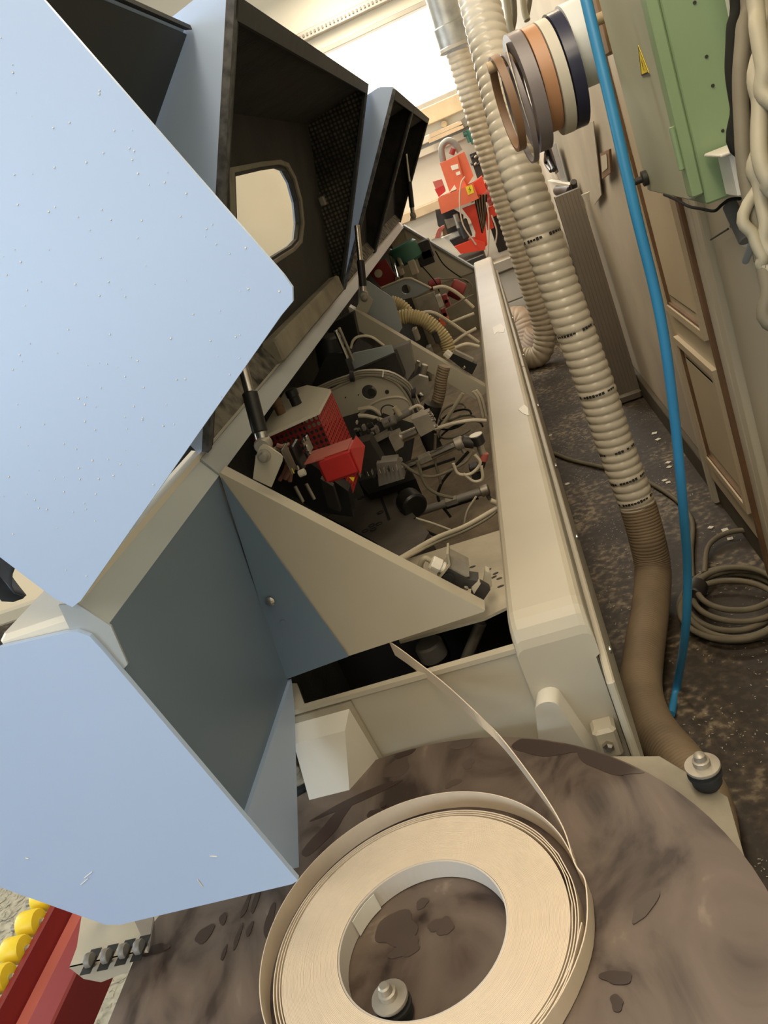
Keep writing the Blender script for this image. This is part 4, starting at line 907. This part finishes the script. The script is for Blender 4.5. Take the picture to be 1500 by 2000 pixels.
ringroll(.166, .014, .112, .108, 'lav', 'thin loose lavender tape loop between the brown loop and the grey roll', 1.22)
t, cz_ = ringroll(.198, .032, .128, .092, 'lav', 'lavender grey tape roll with a cream inner face', 1.14)
build('inner_face', MB().lathe((.1815, 2.38, cz_), (-CT, -ST, 0), [(.093, 0), (.093, .002), (.127, .002), (.127, 0)], 40, close=True), 'cream', t)
ringroll(.236, .032, .112, .078, 'peach', 'peach orange tape roll hanging between grey and white rolls', 1.14)
ringroll(.268, .026, .120, .085, 'cream', 'narrow white and grey tape roll between the orange and the navy one', 1.14)
ringroll(.300, .030, .122, .082, 'navy', 'navy tape roll hanging beside the white roll', 1.14)
ringroll(.346, .052, .092, .045, 'wtape', 'thick bright white tape roll behind the blue hose', 1.1)
tag(build('cardboard_box', MB().box(.42, .535, 2.42, 2.62, 1.72, 1.98, .003), 'card'), 'brown cardboard box on the wall behind the white tape roll', 'box')
# pale board on the wall
cb = [onx(*p, .53) for p in ((1178, 118), (1222, 112), (1276, 312), (1237, 302))]
tag(build('pale_board', MB().plate(cb, .006, d=(-1,0,0)), 'board'), 'pale rectangular board on the wall left of the green cabinet', 'board')
# wall note holder
nh = [onx(*p, .545) for p in ((1176, 298), (1194, 290), (1197, 335), (1180, 348))]
NH = tag(build('note_holder', MB().plate(nh, .01, d=(-1,0,0)), 'tan'), 'small brown frame with a pale note on the wall', 'frame')
cn = sum(nh, Vector())/4; build('note', MB().plate([cn+(p-cn)*.62+Vector((-.0105, 0, .006)) for p in nh], .002, d=(-1,0,0)), 'board', NH)
# pliers, hooks, strips
tag(build('hanging_pliers', MB().tube([onx(*p, .52) for p in ((1066, 288), (1072, 310), (1082, 332))], .016, 10).tube([onx(*p, .52) for p in ((1066, 300), (1066, 318), (1076, 334))], .013, 8), 'black', None, True), 'black hand tool hanging on the wall below the tape rolls', 'tool')
tag(build('metal_strip', MB().plate([onx(*p, .53) for p in ((1078, 282), (1086, 280), (1124, 420), (1116, 424))], .004, d=(-1,0,0)), 'rail'), 'thin grey strip hanging on the wall beside the black hand tool', 'strip')
tag(build('dark_strip', MB().plate([onx(*p, .54) for p in ((1071, 290), (1076, 286), (1091, 336), (1086, 340))], .003, d=(-1,0,0)), 'black'), 'black narrow strip behind the thin grey strip', 'strip')
tag(build('wall_hook', MB().plate([onx(*p, .535) for p in ((1077, 350), (1122, 357), (1120, 363), (1080, 356))], .03, d=(-1,0,0)), 'cream'), 'short pale shelf bracket on the wall below the strips', 'bracket')
tag(build('wall_clamp', MB().rod(onx(1090, 372, .52), onx(1118, 372, .52), .035, 14).rod(onx(1120, 355, .53), onx(1124, 385, .53), .02, 12), 'dgrey', None, True), 'dark round clamp below the shelf bracket', 'clamp')
tag(build('white_cup', MB().lathe(onx(1145, 385, .52), ZV, [(.014, -.02), (.022, .02), (.019, .02), (.012, -.015)], 16), 'white', None, True), 'small white cup on the wall above the ribbed panel', 'cup')
tag(build('plastic_strip', MB().plate([onx(*p, .535) for p in ((1108, 400), (1117, 400), (1128, 488), (1123, 498), (1116, 480))], .004, d=(-1,0,0)), 'white'), 'narrow white plastic strip hanging beside the thick hose', 'strip')
tag(build('wall_panel_rail', MB().plate([onx(*p, .545) for p in ((1140, 240), (1160, 236), (1176, 380), (1162, 400), (1150, 330))], .004, d=(-1,0,0)), 'wall'), 'plaster coloured cover strip on the wall above the ribbed panel', 'strip')

# green electrical cabinet
XC = .40; g0_, g1_ = 1.72, 2.15; zc0, zc1 = 1.395, 2.3
GC = thing('electrical_cabinet', (.48, 1.9, zc0), 'light green electrical cabinet mounted on the wall', 'cabinet')
build('cabinet_body', MB().box(XC, .534, g0_, g1_, zc0-.012, zc1, .004), 'green', GC)
dr = build('cabinet_door', MB().box(XC-.018, XC-.001, g0_+.045, g1_+.02, zc0+.0, zc1, .004), 'greend', GC)
build('door_edge', MB().box(XC-.022, XC-.001, g0_-.004, g0_+.043, zc0+.01, zc1, .003), 'green', GC)
build('hinge', MB().rod((XC-.026, g0_+.012, 1.46), (XC-.026, g0_+.012, 1.54), .006, 12), 'green', GC, True)
for z in (1.50, 1.58, 1.63, 1.72): build('cover_screw', MB().lathe((.455, g0_, z), (0,-1,0), [(.003, 0), (.003, .002), (.001, .002)], 10), 'dgrey', GC)
kq = Vector((XC-.02, g1_-.02, 1.43)); kb = build('cabinet_knob', MB().lathe(kq, (-1,0,0), [(.018, 0), (.018, .01), (.008, .012), (.008, .03), (.014, .032), (.014, .04), (.009, .042)], 16), 'dgrey', GC, True)
build('knob_wing', MB().box(XC-.065, XC-.055, g1_-.05, g1_+.01, 1.422, 1.438, .003), 'black', kb)
wt = [onx(*p, XC-.0185) for p in ((1245, 118), (1268, 143), (1254, 148))]
wt = [Vector((XC-.0185, 2.00, 1.655)), Vector((XC-.0185, 1.90, 1.60)), Vector((XC-.0185, 2.02, 1.595))]
wt = [onx(*p, XC-.0185) for p in ((1247, 88), (1268, 142), (1254, 148))]
ws = build('warning_sign', MB().plate(wt, .001, d=(-1,0,0)), 'yellow', dr)
cw_ = sum(wt, Vector())/3
build('sign_border', MB().plate([cw_+(p-cw_)*1.0+Vector((-.0011,0,0)) for p in wt], .0003, [[cw_+(p-cw_)*.86+Vector((-.0011,0,0)) for p in wt]], d=(-1,0,0)), 'dgrey', dr)
build('sign_bolt', MB().plate([cw_+Vector((-.0015, dy_*.012, dz_*.012)) for dy_, dz_ in ((.2, 1), (-.3, .1), (0, .1), (-.2, -1), (.35, 0), (.05, 0))], .0003, d=(-1,0,0)), 'black', dr)
build('lower_label', MB().plate([onx(*p, XC-.0185) for p in ((1254, 147), (1269, 143), (1270, 146), (1256, 151))], .0006, d=(-1,0,0)), 'grey', dr)
# white trunking box by the cabinet
WB = thing('cable_trunking', (.50, 1.66, 1.39), 'white cable trunking box beside the green cabinet', 'trunking')
tb = [ony(*p, 1.64) for p in ((1421, 300), (1447, 290), (1452, 385), (1445, 388))]
build('trunk_body', MB().box(ony(1424, 300, 1.62).x, .53, 1.62, 1.70, ony(1440, 388, 1.62).z, ony(1424, 300, 1.62).z, .004), 'white', WB)
build('trunk_lid', MB().box(ony(1400, 298, 1.62).x, .532, 1.60, 1.71, ony(1424, 300, 1.62).z, ony(1424, 300, 1.62).z+.006, .002), 'white', WB)
tag(build('upper_trunking', MB().box(.497, .53, 1.62, 1.70, 1.52, 2.2, .004), 'white'), 'white upright trunking above right of the green cabinet', 'trunking')
tag(build('cabinet_wire', MB().tube([onx(*p, .47) for p in ((1297, 380), (1320, 390), (1345, 403), (1370, 408), (1395, 412), (1410, 400), (1425, 390), (1445, 388))], .0035, 8), 'cabled', None, True), 'thin black wire sagging below the green cabinet', 'wire')
# pipe and cross bracket
tag(build('pipe_stub', MB().rod(onx(1425, 400, .50), onx(1458, 470, .50), .016, 14), 'grey', None, True), 'short grey pipe slanting below the white trunking', 'pipe')
tag(build('cross_rod', MB().rod(onx(1388, 468, .52), onx(1422, 447, .52), .0025, 8).rod(onx(1430, 441, .52), onx(1470, 428, .52), .006, 8), 'dgrey', None, True), 'thin dark rod fixed across the wall below the pipe stub', 'rod')
tag(build('small_bracket', MB().plate([onx(*p, .53) for p in ((1448, 448), (1470, 440), (1472, 448), (1460, 452), (1466, 480), (1458, 478))], .01, d=(-1,0,0)), 'white'), 'small white angle bracket on the wall by the cable bundle', 'bracket')
tag(build('brush_handle', MB().rod(onx(1475, 460, .50), onx(1456, 510, .50), .008, 12), 'rail', None, True), 'grey rod end hanging beside the cable bundle', 'rod')
# cable bundle
CB = [('cabled', .012, [(1432, -60), (1432, 60), (1430, 140), (1440, 210), (1452, 300)], 1.42), ('cable', .013, [(1455, -60), (1452, 60), (1446, 150), (1449, 240), (1455, 330), (1475, 430), (1500, 560), (1520, 640)], 1.38),
      ('cabled', .010, [(1470, -60), (1463, 60), (1468, 170), (1470, 250), (1468, 330), (1480, 430), (1510, 540)], 1.44), ('cablel', .013, [(1465, -60), (1480, 60), (1492, 130), (1510, 200)], 1.30),
      ('cablel', .013, [(1480, 120), (1484, 200), (1482, 260), (1485, 310), (1500, 350), (1530, 380)], 1.32), ('cablel', .012, [(1490, -60), (1500, 60), (1515, 150)], 1.34),
      ('cablel', .011, [(1478, 300), (1482, 360), (1495, 430), (1520, 500)], 1.36), ('cable', .012, [(1470, 130), (1478, 160), (1490, 190), (1512, 300)], 1.40), ('cablel', .010, [(1460, 400), (1472, 460), (1490, 500), (1515, 530)], 1.37),
      ('cable', .010, [(1490, 180), (1495, 260), (1505, 340)], 1.45)]
LB = ['black thick cable nearest the green cabinet, top of bundle', 'long dusty cable running down the left side of the bundle', 'dark cable hidden behind the two front cables', 'pale thick cable slanting to the upper right corner', 'pale cable bending right at the height of the trunking', 'pale cable at the very top right corner', 'pale cable in the lower middle of the bundle', 'dusty cable crossing behind the pale ones', 'pale cable loop at the bottom of the bundle', 'dusty cable at the right edge of the bundle']
for (mm, r_, pp, dd), lb in zip(CB, LB):
    _q = [dep(*p, dd-.16) for p in pp]; _q = ([Vector((_q[0].x+.03, _q[0].y+.05, 3.78)), Vector((_q[0].x+.01, _q[0].y+.02, _q[0].z+.4))] if pp[0][1] < 0 else [Vector((.525, _q[0].y+.06, _q[0].z+.10))])+_q+[Vector((.52, _q[-1].y-.12, _q[-1].z-.08))]
    tag(build('hanging_cable', MB().tube(_q, r_*.9, 12, step=6), mm, None, True), lb, 'cable', 'cable bundle on the right wall')
tag(build('yellow_tag', MB().plate([dep(*p, 1.42) for p in ((1470, 305), (1476, 300), (1476, 325), (1471, 330))], .002), 'yellow'), 'small yellow tag tied between the cables', 'tag')
# cables up by the tape rolls
for k, pp in enumerate((((985, -30), (992, 20), (998, 60), (1010, 70)), ((1000, -30), (1004, 30), (1000, 60), (1008, 72)), ((1018, -30), (1024, 20), (1030, 40)), ((1040, -40), (1032, 10), (1028, 30)))):
    tag(build('upper_cable', MB().tube([dep(*p, 2.9+.05*k) for p in pp], .012, 10), 'cable' if k % 2 else 'cablel', None, True), ['pale cable beside the thick hose at the top', 'dusty cable beside the thick hose at the top', 'thin pale cable above the lavender tape roll', 'thin dusty cable above the lavender tape roll'][k], 'cable', 'cables above the tape rolls')
tag(build('wall_wire', MB().tube([onx(*p, .545) for p in ((1165, -20), (1172, 30), (1190, 60), (1215, 95))], .005, 8), 'cable', None, True), 'thin wire on the wall above the pale board', 'wire')

# ================================================================== FAR BENCH AREA
WBn = thing('workbench', (-.3, 7.4, 0), 'pale steel workbench with drawers under the orange machine', 'workbench')
build('bench_top', MB().box(-1.3, .50, 7.0, 7.9, .70, .745, .006), 'steel', WBn)
build('bench_rail', MB().box(-1.3, .50, 6.96, 7.0, .66, .745, .006), 'steel', WBn)
for x in (-1.25, .44): build('leg', MB().box(x, x+.05, 7.05, 7.10, 0, .70, .004), 'steel', WBn)
DW = thing('drawer_cabinet', (-.1, 7.3, 0), 'cream drawer cabinet under the workbench', 'cabinet')
build('cabinet_carcass', MB().box(-.40, .43, 7.12, 7.8, .10, .655, .006), 'steel', DW)
for z0, z1 in ((.385, .63), (.13, .375)): build('drawer_front', MB().box(-.39, .42, 7.095, 7.119, z0, z1, .006), 'drawer', DW)
build('plinth', MB().box(-.38, .40, 7.2, 7.8, 0, .10), 'black', DW)
tag(build('white_post', MB().box(-.60, -.54, 7.3, 7.36, .746, 1.02, .005), 'white'), 'short white upright post at the left of the orange machine', 'post')
# orange machine
YO = 7.15
OM = thing('orange_drill_press', (-.15, 7.3, .746), 'orange electric drilling machine standing on the far workbench', 'machine')
def op(name, pix, dy_, m, y=YO, **k): return build(name, MB().plate(poly(pix, y), dy_, d=YV), m, OM, **k)
o = op('motor_housing', [(859, 319), (873, 313), (886, 338), (893, 353), (878, 375), (866, 340)], .22, 'orange')
op('motor_housing', [(873, 313), (893, 303), (905, 350), (912, 363), (893, 372), (884, 352), (886, 338)], .22, 'orange', YO-.01)
op('housing_side', [(893, 303), (907, 296), (925, 343), (912, 363), (905, 350)], .2, 'orange', YO+.02)
a_ = op('switch_box', [(855, 388), (924, 358), (935, 388), (862, 418)], .25, 'orange', YO-.05)
op('switch_box_side', [(924, 358), (942, 344), (950, 372), (935, 388)], .2, 'orange2', YO-.02)
sg = build('danger_sign', MB().plate(poly([(909, 365), (922, 361), (926, 376), (914, 381)], YO-.053), .002, d=(0,-1,0)), 'yellow', OM)
build('lightning_bolt', MB().plate(poly([(917, 364), (915, 371), (918, 370), (917, 378), (920, 369), (917, 370)], YO-.0555), .001, d=(0,-1,0)), 'black', OM)
op('label_plate', [(880, 324), (894, 320), (896, 329), (883, 333)], .004, 'paper', YO-.014)
op('label_plate', [(890, 337), (898, 334), (900, 340), (892, 343)], .004, 'paper', YO-.014)
op('column_arm', [(903, 408), (934, 396), (947, 428), (952, 478), (944, 486), (926, 486), (929, 455), (918, 428)], .1, 'orange2', YO+.05)
op('column_base', [(888, 482), (925, 468), (948, 476), (948, 488), (900, 496)], .25, 'orange2', YO-.08)
op('cross_arm', [(955, 405), (982, 395), (988, 413), (960, 425), (965, 445), (952, 450), (948, 420)], .08, 'orange2', YO+.08)
op('side_box', [(845, 355), (862, 350), (870, 372), (857, 384)], .1, 'redl', YO+.04)
op('side_box', [(849, 370), (866, 362), (870, 374), (857, 385)], .1, 'red', YO+.0)
build('flexible_conduit', MB().tube([ony(*p, YO+.1) for p in ((866, 316), (862, 290), (872, 276), (886, 278), (898, 296))], .026, 12), 'grey', OM, True)
build('red_knob', MB().rod(ony(882, 302, YO+.05), ony(886, 290, YO+.05), .022, 14), 'redb', OM, True)
build('chuck', MB().rod(ony(889, 418, YO), ony(897, 445, YO), .022, 14), 'alu', OM, True)
build('chuck_body', MB().rod(ony(900, 430, YO+.02), ony(912, 465, YO+.02), .05, 16), 'dgrey', OM, True)
op('dark_vise', [(878, 470), (915, 455), (915, 475), (890, 485)], .1, 'black', YO-.02)
op('vise_mount', [(850, 410), (880, 405), (905, 420), (905, 450), (870, 460), (855, 440)], .05, 'dgrey', YO+.2)
op('small_block', [(868, 430), (885, 425), (890, 440), (874, 447)], .05, 'alu', YO+.1)
op('small_block', [(862, 442), (868, 440), (874, 458), (866, 462)], .05, 'brown', YO+.05)
op('pale_tray', [(862, 465), (900, 450), (902, 462), (880, 475)], .1, 'white', YO+.1)
for k in range(9):
    build('loom_wire', MB().tube([ony(926+k*3, 380, YO-.02), ony(932+k*2.2, 410, YO+.02), ony(942+k*.6, 455-k*2, YO+.05)], .006, 6), 'brown' if k % 2 else 'cabled', OM, True)
for k in range(3): build('cable_gland', MB().rod(ony(920+k*7, 389-k*3, YO+.03), ony(923+k*7, 396-k*3, YO+.03), .012, 10), 'white', OM, True)
for k, pp in enumerate((((908, 345), (900, 360), (898, 400), (905, 440), (930, 478)), ((950, 395), (955, 430), (953, 500)), ((960, 420), (970, 450), (968, 475)))):
    build('thin_cable', MB().tube([ony(*p, YO-.1) for p in pp], .006, 8), 'pink', OM, True)
for k in range(5): build('red_wire', MB().tube([ony(850+k*2, 465, YO+.02), ony(856+k*2, 448, YO+.02), ony(868, 440+k, YO+.02)], .004, 6), 'redl', OM, True)
build('base_plate', MB().box(-.33, -.10, 7.0, 7.6, .746, .84, .006), 'dgrey', OM)
# heap of grey parts and red flex hose behind it, dark box below the cross arm
tag(build('corrugated_red_hose', ribbed([ony(*p, 7.5) for p in ((952, 352), (962, 365), (958, 380), (978, 398))], .07, .03, .15, 20), 'redl', None, True), 'reddish corrugated hose behind the orange machine', 'hose')
tag(build('dark_crate', MB().box(ony(948, 415, 7.5).x, ony(1000, 470, 7.5).x, 7.5, 7.7, .746, ony(948, 415, 7.5).z, .004), 'black'), 'dark crate on the bench right of the orange machine', 'crate')
HP = thing('drill_rack', tuple(ony(935, 345, 7.7)), 'dark rack of small drill parts behind the orange machine', 'rack')
build('rack_board', pbox(917, 302, 945, 345, 7.90, .09), 'dgrey', HP)
for k in range(8): build('drill_part', MB().rod(ony(920+(k % 4)*6, 308+(k//4)*14, 7.885), ony(925+(k % 4)*6, 304+(k//4)*14, 7.885), .012, 8), 'alu' if k % 2 else 'black', HP, True)
GT = thing('green_drill', tuple(ony(925, 260, 7.8)), 'dark green power drill on the wall above the orange machine', 'drill')
build('drill_body', MB().rod(ony(920, 250, 7.8), ony(932, 278, 7.8), .05, 16), 'gteal', GT, True)
build('drill_handle', MB().rod(ony(905, 263, 7.8), ony(925, 258, 7.8), .022, 12), 'gteal', GT, True)
build('drill_grip', MB().rod(ony(913, 262, 7.8), ony(918, 278, 7.8), .018, 12), 'gteal', GT, True)
tag(build('dark_shelf_board', MB().plate(poly([(892, 240), (922, 218), (925, 236), (904, 252)], 7.8), .05, d=YV), 'grey'), 'grey board above the green drill', 'board')
for k, (a, lab) in enumerate(((((838, 262), (900, 236), (903, 242), (840, 270)), 'upper wooden batten on the far wall shelf'), (((836, 272), (904, 244), (906, 250), (838, 280)), 'lower wooden batten on the far wall shelf'))):
    tag(build('wooden_batten', MB().plate(poly(a, 7.75), .08, d=YV), 'ltan'), lab, 'batten', 'battens on the far wall')
tag(build('round_wall_knob', MB().rod(ony(867, 242, 7.99), ony(867, 242, 7.95), .03, 16), 'ltan', None, True), 'small round knob on the far wall above the battens', 'knob')

# ================================================================== LEFT BOTTOM: roller conveyor and bracket
cz0 = .60
cl, cr_ = -1.29, -1.16
RC = thing('roller_conveyor', (-1.2, 1.0, 0), 'red steel roller conveyor frame with yellow rollers', 'conveyor')
build('side_rail', MB().box(-1.185, -1.125, .2, 2.2, cz0-.10, cz0, .004), 'redb', RC)
build('side_rail_inner', MB().box(-1.285, -1.27, .2, 2.2, cz0-.10, cz0+.0, .003), 'redb', RC)
build('top_web', MB().box(-1.269, -1.186, .2, 2.2, cz0-.060, cz0-.050, .003), 'redl', RC)
for y in (.3, 1.9): 
    for x in (-1.18, -1.75): build('leg', MB().box(x-.0, x+.05, y, y+.05, 0, cz0-.1, .003), 'red', RC)
for k in range(16):
    y = .45+k*.062
    w_ = build('roller', MB().lathe((-1.335, y, cz0-.003), (1,0,0), [(.010, 0), (.025, .002), (.027, .006), (.027, .040), (.025, .044), (.010, .046)], 20), 'yellow', RC, True)
    build('axle', MB().rod((-1.36, y, cz0-.005), (-1.28, y, cz0-.005), .007, 10), 'alu', w_, True)
build('end_plate', MB().box(-1.30, -1.12, .88, .90, cz0-.14, cz0-.02, .003), 'grey', RC)
SBk = thing('roller_bracket', (-.92, .9, 0), 'grey sheet bracket with four small dark rollers beside the turntable', 'bracket')
bzz = .74
tp = [onz(*p, bzz) for p in ((160, 1785), (262, 1797), (272, 1820), (288, 1858), (262, 1862), (135, 1890), (150, 1850))]
build('bracket_top', MB().plate(tp, .003, d=(0,0,-1)), 'beige', SBk)
tl, tr = onz(135, 1890, bzz), onz(262, 1862, bzz)
build('bracket_flange', MB().plate([tl, tr, tr+Vector((-.03, 0, -.035)), tl+Vector((.035, 0, -.045)), tl+Vector((.01, 0, -.03))], .003, d=YV), 'beige', SBk)
build('bracket_wing', MB().plate([onz(262, 1797, bzz), onz(288, 1858, bzz), onz(300, 1830, bzz-.03), onz(300, 1790, bzz-.02)], .003, d=(0,0,-1)), 'grey', SBk)
ba = onz(215, 1786, bzz); build('bracket_arm', MB().box(ba.x-.015, ba.x+.015, ba.y-.01, ba.y, bzz-.003, bzz+.16, .002), 'beige', SBk)
for px, py in ((175, 1876), (208, 1868), (242, 1858), (272, 1850)):
    q = onz(px, py, bzz+.004); w_ = build('small_roller', MB().lathe(q-XV*.006, XV, [(.004, 0), (.011, .001), (.012, .003), (.012, .010), (.011, .012), (.004, .013)], 18), 'grey', SBk, True)
    build('roller_slot', MB().box(q.x-.010, q.x+.010, q.y-.022, q.y+.024, bzz+.0003, bzz+.0012), 'black', SBk)
# dark cloth jacket beyond the front cover and a pale table behind it
jk = [ony(*p, 2.2) for p in ((-60, 1000), (40, 1060), (90, 1120), (110, 1150), (80, 1185), (45, 1215), (30, 1205), (15, 1180), (5, 1160), (-20, 1140), (-60, 1130))]
jm = MB(); nj, mj = 26, 18
vs = []
for i in range(nj):
    for j in range(mj):
        u, v = i/(nj-1), j/(mj-1); x0 = ony(-140+250*u, 960+u*90, 2.25); zdrop = (.28+.12*math.sin(u*9))*v
        vs.append(x0+Vector((.02*math.sin(v*5+u*3), .035*math.sin(u*26+v*2.0)+.02*math.sin(u*11), -zdrop)))
jm.add(vs, [(i*mj+j, (i+1)*mj+j, (i+1)*mj+j+1, i*mj+j+1) for i in range(nj-1) for j in range(mj-1)])
jo = tag(build('work_jacket', jm, 'cloth', None, True), 'dark blue grey work jacket hanging beyond the front cover', 'jacket')
jo.modifiers.new('thick', 'SOLIDIFY').thickness = .006
tag(build('pale_side_table', MB().box(-4.4, -2.0, 2.6, 4.4, .70, .76, .01).box(-4.3, -4.2, 2.7, 2.8, 0, .7).box(-2.2, -2.1, 2.7, 2.8, 0, .7).box(-4.3, -4.2, 4.2, 4.3, 0, .7).box(-2.2, -2.1, 4.2, 4.3, 0, .7), 'board'), 'pale table behind the jacket', 'table')

# ================================================================== FLOOR LITTER
PP = [(1178, 838), (1278, 846), (1285, 858), (1305, 903), (1298, 938), (1305, 942), (1108, 945), (1388, 1030), (1416, 1035), (1426, 1052), (1075, 850), (1307, 912)]
SL = ['white scrap by the wall base, left of the blue hose, farthest', 'white scrap just left of the blue hose, farthest of all', 'white scrap close below the farthest one by the blue hose', 'white scrap left of the blue hose halfway down the aisle', 'white scrap on the pale dusty patch by the blue hose', 'white scrap overlapping the pale dusty patch by the blue hose',
      'pinkish white scrap beside the machine base under the thick hose', 'leftmost of the three white scraps above the cable coil', 'middle one of the three white scraps above the cable coil', 'lowest of the three white scraps above the cable coil', 'tiny white scrap against the machine side, near the black cable', 'white scrap left of the blue hose, second from far']
for k, (a, b2) in enumerate(PP):
    q = onz(a, b2, .002); an = random.random()*3; s_ = .013+.006*random.random()
    pts = [q+Vector((math.cos(an+PI/2*i)*s_, math.sin(an+PI/2*i)*s_*1.0, 0)) for i in range(4)]
    tag(build('paper_scrap', MB().plate(pts, .001, d=ZV), 'paper'), SL[k], 'scrap', 'white scraps on the floor')
def chips(name, n, xr, yr, s0, s1, m, label, dens=None):
    mb = MB()
    if n > 9000: mb.box(xr[0], xr[1], yr[0], yr[1], .0004, .0012)
    for i in range(n):
        x, y = random.uniform(*xr), random.uniform(*yr)
        if dens and not dens(x, y): continue
        a = random.random()*6.3; s_ = random.uniform(s0, s1); z = .0015+random.random()*.004
        u = Vector((math.cos(a)*s_, math.sin(a)*s_, random.uniform(-.3, .3)*s_*.4)); v = Vector((-math.sin(a)*s_*.4, math.cos(a)*s_*.4, 0))
        q = Vector((x, y, z)); mb.add([q-u-v, q+u-v*.6, q+u*.9+v, q-u*.8+v*.9], [(0,1,2,3)])
    o = build(name, mb, m); o['kind'] = 'stuff'; tag(o, label, 'debris'); return o
chips('wood_chips', 15000, (-2.6, -.9), (.4, 2.6), .004, .012, 'chip', 'pale wood chips covering the floor left of the turntable')
from mathutils import noise as mn
chips('sawdust_specks', 5200, (-.04, .53), (1.1, 6.0), .0012, .0042, 'chip', 'fine pale specks scattered on the dark aisle floor', lambda x, y: mn.noise(Vector((x*5, y*4, 0))) > random.uniform(-.25, .5))
# sawdust heap inside the machine
sd = MB(); nx, ny = 14, 60; vs = []
for i in range(nx):
    for j in range(ny):
        x = -.62+.43*i/(nx-1); y = 1.7+3.6*j/(ny-1); vs.append((x, y, .46+.05*max(0, mn.noise(Vector((x*7, y*5, 2))))+.06*(i/(nx-1))**2))
sd.add(vs, [(i*ny+j, (i+1)*ny+j, (i+1)*ny+j+1, i*ny+j+1) for i in range(nx-1) for j in range(ny-1)])
mp('sawdust_heap', sd, 'sand', True, kind='stuff')
